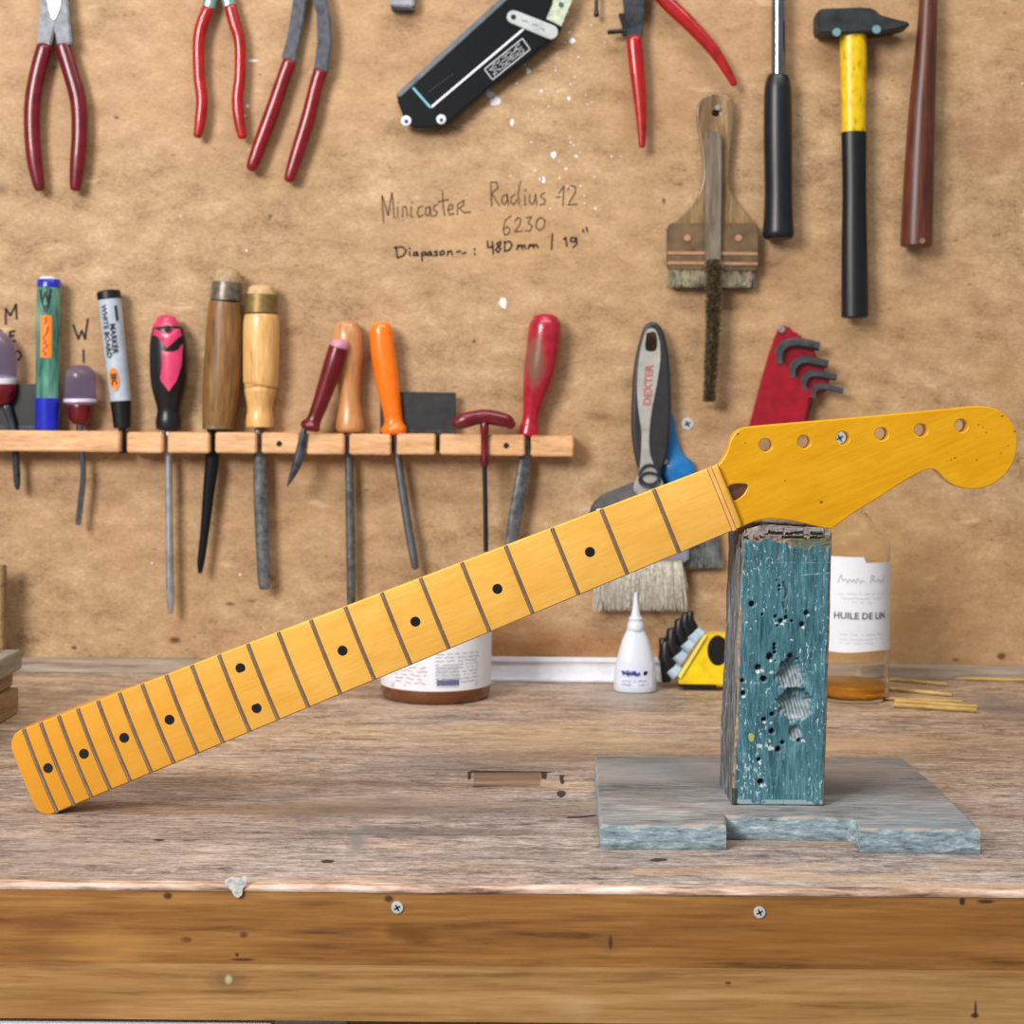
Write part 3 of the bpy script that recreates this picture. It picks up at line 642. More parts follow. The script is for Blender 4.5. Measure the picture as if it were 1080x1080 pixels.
# headstock
hs=[(757,491),(762,485),(767,476),(770,466),(775,457),(784,451.5),(800,449.3),(850,445),(900,440.8),(950,436.2),(1000,431.4),(1026,428.7),(1040,428.8),(1053,432.5),(1064,441),(1071,453),(1073,467),(1070.5,483),(1064,496),(1053,507),(1039,514),(1024,515.8),(1009,513),(999,507),(991,499),(986,495.6),(979,495),(970,498.2),(950,510),(925,526),(902,540),(880,556),(872,557.5),(862,555.5),(843,551),(824,547.8),(808,547.5),(792,551.5),(779,558.5)]
hc=cat_rom(hs,4); FN=-5.0
ol=[NL(x,y,FN) for x,y in hc]
w0=NL(757,491,FN); w1=NL(779,558.5,FN)
ol=ol+[(-2.0,w1[1]),(-2.0,w0[1])]
hl_=[]
hpx=[(807.5,469.5),(848,466),(889,462),(930,457.8),(971.5,453.8),(1014,449)]
for x,y in hpx:
    u,v=NL(x,y,FN); hl_.append(circ(u,v,3.95,28))
pu=[(768.5,514),(772,511),(781,510.3),(788.5,511.5),(787,517),(782.5,523),(776,527.5),(772,526.5),(768.5,521)]
plug=[tuple(p) for p in cat_rom([NL(x,y,FN) for x,y in pu]+[NL(*pu[0],FN)],3)[:-1]]
gg=holed([[(x*kk,y*kk) for x,y in ol]]+[[(x*kk,y*kk) for x,y in q] for q in hl_]+[[(x*kk,y*kk) for x,y in plug]],0,14.0*kk,0.0007)
gg.v=[Vector((v.x,v.z,(FN*kk)-v.y)) if True else v for v in gg.v]
gn.part('headstock',gg,hsm)
# bores: pale raw wood sleeves
raw=plain('raw_bore_wood',(150,104,74),0.7,0,0.2)
k=len(plug); cxp=sum(p[0] for p in plug)/k; cyp=sum(p[1] for p in plug)/k
walnut=wood('walnut_plug_wood',[(56,28,14),(84,46,26),(104,62,38)],'x',500,6)
gn.part('truss_rod_plug',G().add([Lc(x,y,FN-0.5) for x,y in plug]+[Lc(x,y,FN-6) for x,y in plug],[tuple(range(k)),tuple(range(2*k-1,k-1,-1))]+[(i,i+k,(i+1)%k+k,(i+1)%k) for i in range(k)]),walnut,label='dark walnut plug at the nut end')
# ramp between fretboard and headstock face
wd=hw_(-4)-0.2
V=[];nr_=8
for i in range(nr_+1):
    f=i/nr_; u=-4.6-1.9*f; n=-0.9+(-4.35)*(math.sin(f*PI/2)**1.0)
    for v in (-wd,-wd*.5,0,wd*.5,wd): V.append(Lc(u,v,n-v*v/482*(1-f)))
for i in range(nr_+1):
    u=-4.6-1.9*i/nr_
    for v in (-wd,-wd*.5,0,wd*.5,wd): V.append(Lc(u,v,-6.5))
o5=(nr_+1)*5; Fc=[(i*5+j,i*5+j+1,(i+1)*5+j+1,(i+1)*5+j) for i in range(nr_) for j in range(4)]
Fc+=[(o5+i*5+j,o5+i*5+j+1,o5+(i+1)*5+j+1,o5+(i+1)*5+j) for i in range(nr_) for j in range(4)]
for i in range(nr_): Fc+=[(i*5,(i+1)*5,o5+(i+1)*5,o5+i*5),(i*5+4,(i+1)*5+4,o5+(i+1)*5+4,o5+i*5+4)]
gn.part('headstock_ramp',G().add(V,Fc),hsm)
# nut slot: a shallow dark-edged groove with paler floor
def strip(u0,u1,v0,v1,n0,n1):
    V=[]
    for u in (u0,u1):
        for i in range(9):
            v=v0+(v1-v0)*i/8; V.append(Lc(u,v,n0-v*v/482))
    for u in (u0,u1):
        for i in range(9):
            v=v0+(v1-v0)*i/8; V.append(Lc(u,v,n1-v*v/482))
    f=[(i,i+1,9+i+1,9+i) for i in range(8)]+[(18+i,18+i+1,27+i+1,27+i) for i in range(8)]
    f+=[(i,i+1,18+i+1,18+i) for i in range(8)]+[(9+i,9+i+1,27+i+1,27+i) for i in range(8)]+[(0,9,27,18),(8,17,35,26)]
    return G().add(V,f)
gn.part('nut_slot',strip(-1.6,1.6,-hw_(0)-.05,hw_(0)+.05,0.05,-1.5),plain('slot_shadow_line',(150,92,40),0.6,0,0.1),label='thin seam around the nut slot')
gn.part('nut_blank',strip(-1.1,1.1,-hw_(0)-.08,hw_(0)+.08,0.14,-1.2),plain('pale_nut_blank',(232,170,96),0.45,0,0.06),label='pale orange strip in the nut slot')
# frets
fm=bpy.data.meshes.new('fret'); V=[]; ns=10; pr=[(-1.0,-.35),(-.95,.2),(-.72,.65),(-.3,.95),(.3,.95),(.72,.65),(.95,.2),(1.0,-.35)]
rad=241.0
for i in range(ns+1):
    s=-1+2*i/ns
    for a,b in pr: V.append((a*kk,s,b*kk*(0.55 if i in (0,ns) else 1)))
k=len(pr); Fc=[(i*k+j,i*k+j+1,(i+1)*k+j+1,(i+1)*k+j) for i in range(ns) for j in range(k-1)]+[tuple(range(k)),tuple(ns*k+j for j in range(k))]
fretm=plain('nickel_fret_wire',(196,186,174),0.24,1.0,0.06,bump=0)
grv=plain('fret_slot_edge',(120,74,30),0.6,0,0.1)
for i in range(1,22):
    u=647.7*(1-2**(-i/12.0)); wd=hw_(u)
    VV=[Vector((x+u*kk,y*wd*kk,z-(y*wd)**2/482*kk)) for x,y,z in V]
    fo=gn.part('fret',G().add(VV,Fc),fretm)
    g2_=strip(u-1.3,u+1.3,-wd+.15,wd-.15,0.06,-.6); gn.part('tang_seam',g2_,grv,parent=fo,smooth=False)
    
dm=None
dotm=plain('black_inlay_dot',(14,12,14),0.35,0,0.1)
def fu(i): return 647.7*(1-2**(-i/12.0))
for i,vv in [(3,0),(5,0),(7,0),(9,0),(12,13.3),(12,-13.3),(15,0),(17,0),(19,0),(21,0)]:
    u=(fu(i)+fu(i-1))/2; n=24
    if dm is None:
        dm=bpy.data.meshes.new('position_dot'); rr=3.1*kk
        vs=[(rr*math.cos(2*PI*a/n),rr*math.sin(2*PI*a/n),0.12*kk) for a in range(n)]+[(rr*math.cos(2*PI*a/n),rr*math.sin(2*PI*a/n),-1*kk) for a in range(n)]
        dm.from_pydata(vs,[],[tuple(range(n)),tuple(range(2*n-1,n-1,-1))]+[(a,a+n,(a+1)%n+n,(a+1)%n) for a in range(n)]); dm.materials.append(dotm)
    o=bpy.data.objects.new('position_dot',dm); COL.objects.link(o); o.parent=gn.o; o.location=Lc(u,vv,-vv*vv/482)
# small dings on the headstock
dg_=G()
for x,y,r in [(866,529.5,2.0),(1037,451,.9),(1032,448,.8),(1007,483,1.0),(1003,485,.8),(1030,485,1.1),(1057,439,1.3),(1070,455,1.2),(1055,478,.9),(1063,470,.8),(999,478,.6),(1040,456,.8),(778,458,1.3),(786,467,.8),(828,507,1.0)]:
    u,v=NL(x,y,FN); rr=r*0.58; dg_.add([Lc(u+rr*1.3*math.cos(a*PI/3)*random.uniform(.7,1.2),v+rr*.7*math.sin(a*PI/3)*random.uniform(.7,1.2),FN+0.06) for a in range(6)],[tuple(range(6))])
gn.part('dings',dg_,grv,smooth=False,kind='stuff')
#@@RACK
# ------------------------------------------------------------------ tool rack
RF=0.031
rk=Thing('tool_rack','slotted pale wooden tool rack screwed across the panel','tool rack',W(300,470,0.0)*1.0)
rw=wood('pale_rack_wood',[(168,118,74),(206,156,108),(220,172,124),(232,190,146)],'x',420,7,0.5,0.15)
def zr(px,py): return P(px,py,DW-RF).z
ztop=(zr(0,455)+zr(600,458.5))/2; zbot=(zr(0,476)+zr(600,481))/2
segs=[(-60,126,1),(134,171.5,0),(177,220.5,0),(227,270,0),(276,316,0),(322.5,363,0),(368.5,412,0),(418.5,459,0),(464,508.5,0),(514,553.5,0),(560,605,0)]
xr0=P(-60,466,DW-RF).x; xr1=P(605,470,DW-RF).x
rk.part('back_rail',box(xr0,xr1,DW-0.008,DW-0.0002,zbot+0.001,ztop-0.0006),rw,bevel=0.0006,label='strip behind the rack blocks')
for a,b,thinb in segs:
    xa=P(a,466,DW-RF).x; xb=P(b,466,DW-RF).x
    dz=random.uniform(-.0004,.0004)
    if thinb: gq=box(xa,xb,DW-RF,DW-0.024,zbot+dz,ztop+dz)
    else: gq=box(xa,xb,DW-RF,DW-0.0082,zbot+dz,ztop+dz)
    rk.part('rack_block',gq,rw,bevel=0.0012)
rk.part('rack_block',box(xr0,xr0+0.012,DW-0.0238,DW-0.0082,zbot,ztop),rw,bevel=0.0008)
rk.part('rack_block',box(P(118,466,DW-RF).x,P(126,466,DW-RF).x,DW-0.0238,DW-0.0082,zbot,ztop),rw,bevel=0.0005)
for px,py in ((294.5,468),(534,470)):
    c=P(px,py,DW-RF); rr=3*DW/F
    rk.part('screw_hole',G().add([(c.x+rr*math.cos(2*PI*i/16),c.y-0.0002,c.z+rr*math.sin(2*PI*i/16)) for i in range(16)],[tuple(range(16))]),M['hole'],smooth=False)
OT=0.0165   # centre line of the racked tools
def TT(name,label,cat,px,py,off=OT,group=None): return Thing(name,label,cat,W(px,py,off),group)
# a: clear purple driver at the frame edge
purp=NT('clear_violet_acrylic'); purp.col((176,164,196)); purp.set(rough=0.1,trans=0.85,ior=1.25,coat=0.3); purp=purp.m
T_=TT('screwdriver','clear violet and red stubby screwdriver cut by the left edge of the frame','screwdriver',6,450)
T_.part('handle',wtube([(-2,352,6),(-1,358,12),(1,375,16),(1,395,16.5),(1,402,15)],OT,4,20),purp)
T_.part('collar',wtube([(1,400,16.2),(1,405,15.2)],OT,1,20,cap=.3),M['white'])
T_.part('ferrule',wtube([(1,405,15),(2,415,15),(4,424,10)],OT,3,20,cap=.4),M['wine'])
T_.part('blade',wtube([(6,428,5),(12,445,4),(16,470,3.6),(18,505,3.8),(18.5,516,2)],OT,3,12,cap=.3),M['dark_steel'])
# dark plate behind the pens
T_=TT('flat_scraper','flat black scraper plate standing in the rack behind the blue capped marker','scraper',20,450,.011)
T_.part('plate',prism([(-14,406),(39,405),(40,474),(-14,474)],.0095,.0115),M['black'],bevel=.0003)
T_.part('edge_strip',prism([(-14,448),(39,449),(39,453),(-14,452)],.0116,.0121),M['dark_steel'],smooth=False)
# b: green marker
gb=NT('green_marker_barrel'); n1=gb.noise(gb.vec((1,1,.2)),90,3); gb.col(gb.ramp(n1,[(0.35,(34,86,74)),(0.55,(84,138,120)),(0.7,(130,176,156))])); gb.set(rough=.2,coat=.3); gb=gb.m
bl_=plain('blue_cap_plastic',(24,36,176),.3,0,.1,coat=.3)
OB=.0275
T_=TT('marker_pen','green barrelled marker with blue cap down and orange label','marker',50,452)
T_.part('barrel',wtube([(51.5,303,12.3),(51,350,12.6),(50.5,420,12.6)],OT,3,24,cap=.1),gb)
T_.part('end_plug',wtube([(51.8,296,12.2),(51.7,303,12.6)],OT,1,24,cap=.25),bl_)
T_.part('end_plug',wtube([(51.9,293.5,9),(51.8,295,11)],OT,1,24,cap=.2),M['white'],label='white ring on the barrel end')
T_.part('cap',wtube([(50.3,420,12.9),(50,453,12.4)],OT,2,24,cap=.1),bl_)
p0=W(50.5,420,OT); p1=W(51.5,303,OT); mp=cylmap(p0,p1,12.8*DW/F); kx=DW/F
lab=plain('orange_label',(228,124,16),.5,0,.04)
T_.part('label_band',patch(mp,-5*kx,7*kx,42*kx,86*kx,8,2),lab,smooth=False)
mq=cylmap(p0,p1,13.1*DW/F)
T_.part('lettering',ribbon(scribble(44,84,1,6,2.2,3),lambda a,b:mq(b*kx,a*kx),1.4),plain('brown_lettering',(150,50,20),.6,0,.1),smooth=False)
T_.part('lettering',ribbon([[(-6,112),(-3,100),(0,110),(3,100),(6,113)],[(-5,106),(-2,95)],[(5,106),(3,95)]],lambda a,b:mq(a*kx,b*kx),1.6),M['black'],smooth=False)
T_.part('lettering',ribbon([[(0,91),(1,94)]],lambda a,b:mq(a*kx,b*kx),4.5),M['black'],smooth=False)
# c: clear stubby driver with bent rod
T_=TT('screwdriver','clear violet stubby screwdriver with dark red collar and bent steel rod','screwdriver',84,450)
T_.part('handle',wtube([(84.5,388,11),(84.5,393,15.5),(84.5,405,16.6),(84.5,420,17)],OT,4,24,cap=.3),purp)
T_.part('handle_flare',wtube([(84.5,421,17),(84.5,424,17.6),(84.5,426,14)],OT,2,24,cap=.15),plain('pale_violet_rim',(196,184,214),.2,0,.1,coat=.4),label='pale flared rim')
T_.part('ferrule',wtube([(84.5,426,12.4),(84.5,440,11.8),(84.5,446,8)],OT,3,20,cap=.3),M['wine'])
T_.part('blade',wtube([(84,446,4),(86,475,3.1),(88,500,3.2),(85,530,3.4),(82.5,552,3.2)],OT,5,12,cap=.6),M['chrome'])
# d: white board marker
T_=TT('marker_pen','white barrelled board marker with black ends leaning left','marker',118,452)
a_=(115.5,316); b_=(127,423)
T_.part('barrel',wtube([(115.6,316,12.1),(127.5,424,10.8)],OT,6,24,cap=.05),plain('pale_marker_barrel',(176,186,198),.35,0,.05))
T_.part('end_plug',wtube([(114.5,308,12.4),(115.4,315,12.6)],OT,1,24,cap=.2),M['black'])
T_.part('cap',wtube([(127.4,423,11),(129,451,9)],OT,2,24,cap=.1),M['black'])
T_.part('nib_shaft',wtube([(129,452,4),(129.5,478,4)],OT,2,16,cap=.1),M['black'])
p0=W(127.5,424,OT); p1=W(115.6,316,OT); mp=cylmap(p0,p1,12.4*kx)
def fl_txt(s,size,t0,s0,bold,mpp): return text_g(s,size,lambda a,b: mpp(s0*kx+b,t0*kx-a),bold)
T_.part('lettering',fl_txt('WHITE BOARD',8.2*kx,74,-4.5,.02,mp),M['black'],smooth=False)
T_.part('lettering',fl_txt('MARKER',8.2*kx,66,2.5,.02,mp),M['black'],smooth=False)
el=circ(0,0,1,20); mo=cylmap(p0,p1,12.2*kx)
T_.part('emblem',G().add([mo((-2+5.5*x)*kx,(24+12*y)*kx) for x,y in el],[tuple(range(20))]),lab,smooth=False)
T_.part('lettering',fl_txt('BIC',8*kx,24,-2,.05,mp),M['black'],smooth=False)
T_.part('side_panel',patch(mp,7*kx,10*kx,84*kx,100*kx,4,1),M['dark_steel'],smooth=False)
# e: pink and black driver
pink=plain('pink_plastic',(204,56,98),.32,0,.08,coat=.2)
T_=TT('screwdriver','pink and black ergonomic screwdriver with long steel blade','screwdriver',177,452)
T_.part('grip',wtube([(177,346,16),(177.5,362,19),(178,385,19.8),(178,405,18.5),(178,420,15),(178,432,12),(178,444,13.5),(178,452,13)],OT,5,28,cap=.2),plain('black_soft_grip',(22,20,24),.35,0,.2))
T_.part('end_cap',wtube([(175.5,338,11),(175.7,344,14.4),(176,352,16)],OT,4,28,cap=.6),pink)
g=G(); 
def bulge(poly,offc,R0,c0):
    V=[W(x,y,offc+0.0003+math.sqrt(max(R0*R0-(x-c0)**2,1))*kx) for x,y in poly]; return G().add(V,[tuple(range(len(V)))])
tri=[(163.5,362),(168,368),(175,371),(183,371),(190,368),(193,362),(191.5,385),(186,402),(178,413),(170,402),(165,386)]
def fanb(poly,offc,R0,c0,nn_=6):
    cx=sum(p[0] for p in poly)/len(poly); cy=sum(p[1] for p in poly)/len(poly); V=[];n=len(poly)
    for r in range(nn_+1):
        for x,y in poly:
            X=cx+(x-cx)*(1-r/nn_*.98); Y=cy+(y-cy)*(1-r/nn_*.98); V.append(W(X,Y,offc+0.0004+math.sqrt(max(R0*R0-(X-c0)**2,1))*kx))
    f=[(r*n+i,r*n+(i+1)%n,(r+1)*n+(i+1)%n,(r+1)*n+i) for r in range(nn_) for i in range(n)]+[tuple(nn_*n+i for i in range(n))]
    return G().add(V,f)
T_.part('inlay_panel',fanb(tri,OT,20.2,178),pink,label='pink shield shaped panel')
T_.part('inlay_panel',fanb([(162,347),(190,347),(192,354),(186,358),(181,363),(176,367),(171,362),(166,357),(161,354)],OT,19.2,177,6),pink,label='pink brow below the cap')
T_.part('hang_hole',fanb(circ(177,347,3.4,14),OT,20.0,177,2),M['hole'])
T_.part('blade',wtube([(177.5,452,3.6),(178,500,4),(179,600,4.2),(179.5,625,4.6),(180,640,3.6),(180,647,2.2)],OT,3,16,cap=.4),M['steel'])
# f: brown chisel with metal ring
ch1=wood('brown_chisel_ash',[(70,42,20),(112,76,40),(136,98,54),(158,120,74)],'z',420,12,.45,.2)
T_=TT('chisel','brown wooden chisel with steel striking ring and dark narrow blade','chisel',235,452)
T_.part('handle',wtube([(238,319,17),(237,330,18.2),(235.5,370,19.4),(233.5,410,19.8),(231,440,17.5),(230,449,16.5)],OT,5,28,cap=.08),ch1)
T_.part('striking_ring',wtube([(239.5,298,15.6),(238.5,317,16.8)],OT,2,28,cap=.05),plain('worn_brown_steel',(122,112,100),.4,.6,.2,sc=150))
T_.part('handle_end',wtube([(240,287,12.5),(239.8,293,14.6),(239.5,298,15)],OT,3,20,cap=.3),wood('mushroomed_end_grain',[(120,96,66),(168,142,104),(196,174,138)],'z',700,2))
T_.part('ferrule',wtube([(230,446,16.4),(230,452,16.4)],OT,1,24,cap=.1),plain('olive_ferrule',(120,110,84),.5,.3,.1))
T_.part('blade',wtube([(222,452,3.6),(224,480,7.2),(220,520,6.2),(216,560,4.8),(212,592,4),(211,604,2)],OT,4,14,flat=.35,cap=.4),plain('blackened_blade',(20,19,22),.3,.5,.1))
# g: light chisel handle
ch2=wood('pale_turned_beech',[(176,124,66),(210,160,94),(224,178,114),(236,196,138)],'z',420,9,.35,.1,.3)
T_=TT('chisel','pale turned wooden chisel handle with worn brass end ring and grey blade','chisel',275,452)
T_.part('handle',wtube([(275.5,332,17.2),(275.5,345,19),(275,400,18.6),(274.5,405,17),(274.5,409,16.2),(274.5,413,16.6),(274,430,13.4),(274,442,14.6),(274,450,14.6)],OT,5,28,cap=.08),ch2)
T_.part('turned_ring',wtube([(275,402,17.9),(275,405,16.9)],OT,1,28,cap=.1),ch1)
T_.part('end_ring',wtube([(276,311,16.8),(275.7,330,17.4)],OT,2,28,cap=.08),plain('tarnished_brass',(138,112,66),.45,.5,.15))
T_.part('handle_end',wtube([(276,304,14),(276,311,15.8)],OT,2,20,cap=.3),wood('worn_end_grain',[(150,116,76),(196,160,112),(216,188,146)],'z',700,2))
T_.part('blade',wtube([(272,452,3.4),(274,480,6.6),(274.5,520,7.2),(277,580,7),(278.5,612,6.6),(279,621,5)],OT,4,14,flat=.4,cap=.2),M['blade'])
# i: pale wood handled driver (behind)
T_=TT('file','long grey rod file with smooth pale wooden handle, behind the tilted red one','file',368,452,.014)
T_.part('handle',wtube([(366.5,343,12),(366.5,355,15.6),(367,375,15.8),(367.5,400,12.5),(368.5,425,11.6),(369,445,14.4),(369,452,14.5)],.014,5,26,cap=.4),wood('honey_beech',[(164,104,58),(194,136,84),(210,156,104)],'z',420,9,.35,.1,.3))
T_.part('rod',wtube([(367,452,4),(368,480,4.3),(369.5,560,5),(370.5,640,4.6)],.014,3,14,cap=.3),M['blade'])
# h: red tilted
T_=TT('hook_knife','red handled hooked knife leaning right with a curved blade','knife',330,452,.030)
T_.part('handle',wtube([(357,367,10.4),(352,384,10.8),(345,405,9.6),(337,428,8.4),(331,443,7.8),(328,449,11),(327,452,10)],.030,5,22,cap=.3),M['wine'])
T_.part('end_cap',wtube([(358.5,362,9.6),(358,366,10.6)],.030,2,22,cap=.5),plain('frosted_red_end',(190,130,150),.4,0,.1))
T_.part('collar_pin',wtube([(320,446,3),(325,449,3)],.033,1,10,cap=.8),M['wine'])
T_.part('blade',wtube([(321,452,3),(318,470,4.6),(314,487,5),(308,502,3.2),(303,513,.6)],.034,5,12,flat=.3,cap=.2),M['dark_steel'])
# black plate
T_=TT('flat_scraper','black rectangular scraper plate standing in the rack right of the orange handle','scraper',452,456,.012)
T_.part('plate',prism([(401,413),(481,414),(481,475),(401,475)],.0115,.0130),plain('black_plate_steel',(40,40,42),.55,.2,.2),bevel=.0003)
T_.part('edge_strip',prism([(401,452),(481,453.5),(481,457),(401,456)],.0131,.0136),M['dark_steel'],smooth=False)
# j: orange
T_=TT('screwdriver','screwdriver with plain orange handle and slanting steel shaft','screwdriver',415,455)
T_.part('handle',wtube([(401,343,10),(402,350,12.2),(404.5,375,13),(409,405,12.2),(413.5,432,10),(415,445,10),(415.5,452,13.6),(415.5,456,13)],OT,5,26,cap=.3),plain('orange_plastic',(250,118,14),.32,0,.05,coat=.3))
T_.part('shaft',wtube([(416.5,457,3.4),(419,480,4.2),(428,540,4.6),(437,592,4.4),(438.5,600,2.6)],OT,3,14,cap=.3),plain('dull_steel_shaft',(120,122,126),.4,.8,.1))
# l: T-handle
T_=TT('hex_driver','red tee handled hex driver with thin black shaft','hex driver',510,455)
T_.part('tee_handle',wtube([(482,447,6.5),(490,443.5,8.4),(502,440.5,7.8),(511,439.5,8),(522,441,8),(534,444,7.4),(539,448,5.4)],.034,5,20,cap=.8),M['wine'])
T_.part('shank',wtube([(511,446,5),(511,470,3.6),(511,486,4.4),(511,491,4)],.034,3,14,cap=.3),M['wine'])
T_.part('shaft',wtube([(511,490,2.6),(512,540,2.6),(512.5,582,2.6)],.034,3,8,cap=.1),M['black'])
# m: red handled scraper
rm=NT('scuffed_red_handle'); nz=rm.noise(rm.vec(),120,3); cc=rm.ramp(nz,[(.3,(140,12,36)),(.6,(176,24,48))])
p=W(565,382,OT+.012)-W(570,456,OT); cc=rm.blob(cc,[(p.x,p.y,p.z,.009,.03,.022,(116,84,62),.9,.35)],.25,150); rm.col(cc); rm.set(rough=.3,coat=.3)
T_=TT('scraper','tall red handled scraper with scuffed grip and steel blade at rack end','scraper',556,456)
T_.loc=T_.loc; 
T_.o.location=W(570,456,OT); T_.loc=W(570,456,OT)
T_.part('handle',wtube([(575.5,336,13.5),(575,345,17.2),(572.5,370,17.6),(568.5,395,16.6),(563,420,11.8),(559.5,440,8.6),(558,452,10.6),(557,458,11.4)],OT,5,28,cap=.4),rm.m)
T_.part('blade',wtube([(555,458,3.4),(554,482,6),(548,520,7.4),(541,560,6.8),(538,580,6)],OT,4,14,flat=.3,cap=.2),M['blade'])
#@@WALLTOOLS
# ------------------------------------------------------------------ tools hung on the panel
def nail(T,px,py,off=0.03):
    c=W(px,py,0); T.part('hanging_nail',sweep([Vector((c.x,DW+0.004,c.z)),Vector((c.x,DW-off,c.z)),Vector((c.x,DW-off-.0012,c.z))],[.0012,.0012,.0026],10,up=Vector((0,0,1))),M['steel'])
# pliers 1
o1=.012
T_=Thing('pliers','large pincers with dark steel arms and long wine red grips at far left','pliers',W(57,200,o1))
for s,pts in ((-1,[(47,50,8.6),(40,76,8.8),(34.5,108,8.8),(34,140,8.6),(36.5,170,8.2),(40.5,192,6.6),(42,199,5.5)]),(1,[(66,48,8.6),(74,74,8.8),(82.5,106,8.8),(84,140,8.6),(82,170,8.2),(80,192,6.6),(79.5,199,5.6)])):
    T_.part('handle',wtube(pts,o1,5,18,flat=.8,cap=.5),M['wine'])
T_.part('arm',prism([(40,51),(42,20),(46,-20),(60,-44),(74,-50),(76,-36),(66,-10),(60,24),(54,49)],.006,.012),M['dark_steel'],bevel=.0012)
T_.part('arm',prism([(77,47),(73,10),(70,-20),(56,-44),(42,-50),(40,-36),(50,-10),(57,24),(61,48)],.0125,.0185),M['dark_steel'],bevel=.0012)
T_.part('jaw_bolt',prism(cat_rom([(50,0),(54,-8),(60,-8),(64,2),(61,14),(57,21),(53,14),(50,0)],3),.0186,.0205),M['steel'],bevel=.0006,label='bright teardrop shaped pivot plate')
# pliers 2
T_=Thing('pliers','small red handled pliers with slim curved grips and chromed shoulders','pliers',W(232,147,o1))
for pts,up_ in (([(219,10,6.4),(213,26,6.8),(209.5,45,6.4),(210,80,6.2),(213,105,6.4),(211,128,6),(208.5,143,4.6)],[(228,-26,6),(224,-10,6.6),(220,8,7)]),([(243,8,6.6),(248,26,6.8),(253,45,6.2),(253,80,6.0),(250.5,105,6.2),(252.5,128,6),(255.5,144,4.8)],[(232,-26,6),(238,-10,6.6),(242,6,7)])):
    T_.part('handle',wtube(pts,o1,5,16,flat=.8,cap=.6),M['red2'])
    T_.part('arm',wtube(up_,o1,3,14,flat=.5,cap=.1),plain('chromed_shoulder',(140,176,172),.3,.7,.1))
T_.part('jaw',prism([(218,-26),(224,-44),(230,-58),(236,-44),(242,-26),(232,-12),(228,-12)],.008,.018),M['dark_steel'],bevel=.001)
# pliers 3
T_=Thing('pliers','splayed pliers with long curved dark arms and slanting red grips','pliers',W(300,190,o1))
T_.part('handle',wtube([(305,66,7.6),(299,82,7.4),(288,115,8),(275,150,7.6),(267,172,6.6),(264.5,178,5)],o1,5,18,flat=.8,cap=.5),M['red'])
T_.part('handle',wtube([(338,76,8),(333,92,7.4),(325,125,8),(314,160,7.4),(306.5,184,6.2),(304.5,190,5)],o1,5,18,flat=.8,cap=.5),M['red'])
T_.part('arm',prism([(297,62),(303,40),(308,10),(312,-20),(322,-46),(334,-46),(328,-20),(324,0),(319,30),(312,67)],.006,.012),M['dark_steel'],bevel=.0012)
T_.part('arm',prism([(346,77),(350,45),(349,20),(344,-5),(336,-30),(326,-46),(318,-40),(328,-8),(334,16),(335,45),(331,73)],.0122,.018),M['dark_steel'],bevel=.0012)
T_.part('jaw',prism([(314,-40),(318,-70),(326,-90),(334,-70),(340,-40)],.008,.017),M['dark_steel'],bevel=.0012)
# grey block at top
T_=Thing('metal_bracket','small grey metal bracket at the top edge right of the splayed pliers','bracket',W(424,10,.01))
T_.part('body',prism([(411,-30),(437,-30),(437,9),(412,8)],.002,.016),plain('grey_cast_metal',(140,142,148),.5,.4,.1),bevel=.0015)
T_.part('lip',prism([(413,8.5),(437,9.5),(437,12),(413,11)],.002,.013),M['dark_steel'],bevel=.0004)
# black casing
T_=Thing('plastic_casing','slanted black plastic casing with pale bracket and two tiny rollers','casing',W(500,70,.012))
body=[(419,106),(421,101),(530,2),(560,-26),(582,-26),(590,0),(592,34),(562,60),(519,92),(475,130),(462,136),(438,137),(428,130)]
T_.part('body',prism(body,.003,.018),plain('gloss_black_plastic',(6,6,8),.22,0,.2,coat=.3,bump=0),bevel=.0018)
T_.part('side_wall',prism([(418,103),(420,99),(528,0),(556,-26),(561,-24),(533,4),(423,104)],.003,.0195),plain('grey_side_wall',(110,114,118),.35,.3,.1),bevel=.0006)
def rib(a,b,w_,mat,nm,of0=.0182,of1=.0194):
    (x0,y0_),(x1,y1_)=a,b; L=math.hypot(x1-x0,y1_-y0_); nx,ny=-(y1_-y0_)/L*w_/2,(x1-x0)/L*w_/2
    T_.part(nm,prism([(x0+nx,y0_+ny),(x1+nx,y1_+ny),(x1-nx,y1_-ny),(x0-nx,y0_-ny)],of0,of1),mat,smooth=False)
rib((455,113),(553,30),2.2,M['white'],'ridge'); rib((435.5,92.5),(454,113.5),2.4,plain('cyan_trim',(110,176,190),.4,0,.05),'ridge')
rib((452,97),(478,78),.7,M['dark_steel'],'ridge',.0182,.0186)
fr=[(511,73),(519.5,84),(559,52),(551,40.5)]
g=ribbon([fr+[fr[0]]],lambda x,y:W(x,y,.0186),1.0)
for i,f in enumerate((.22,.42,.62,.8)):
    a=(fr[0][0]+(fr[1][0]-fr[0][0])*f,fr[0][1]+(fr[1][1]-fr[0][1])*f); b=(fr[3][0]+(fr[2][0]-fr[3][0])*f,fr[3][1]+(fr[2][1]-fr[3][1])*f)
    for seg_ in scribble(.08,.92,0,1.8,.035,20+i): g.join(ribbon([[(a[0]+(b[0]-a[0])*u+0.6*v,a[1]+(b[1]-a[1])*u+v) for u,v in seg_]],lambda x,y:W(x,y,.0186),.8))
T_.part('printed_label',g,plain('pale_print',(200,202,206),.6,0,.03),smooth=False)
cap_=[]
for i in range(9): a=PI/2+.4+PI*i/8; cap_.append((541.5+7*math.cos(a),18+7*math.sin(a)))
for i in range(9): a=-PI/2+.4+PI*i/8; cap_.append((581+7.6*math.cos(a),34+7.6*math.sin(a)))
br_=T_.part('bracket',prism(cap_,.0185,.0215),plain('pale_die_cast',(182,186,184),.4,.2,.06),bevel=.0005)
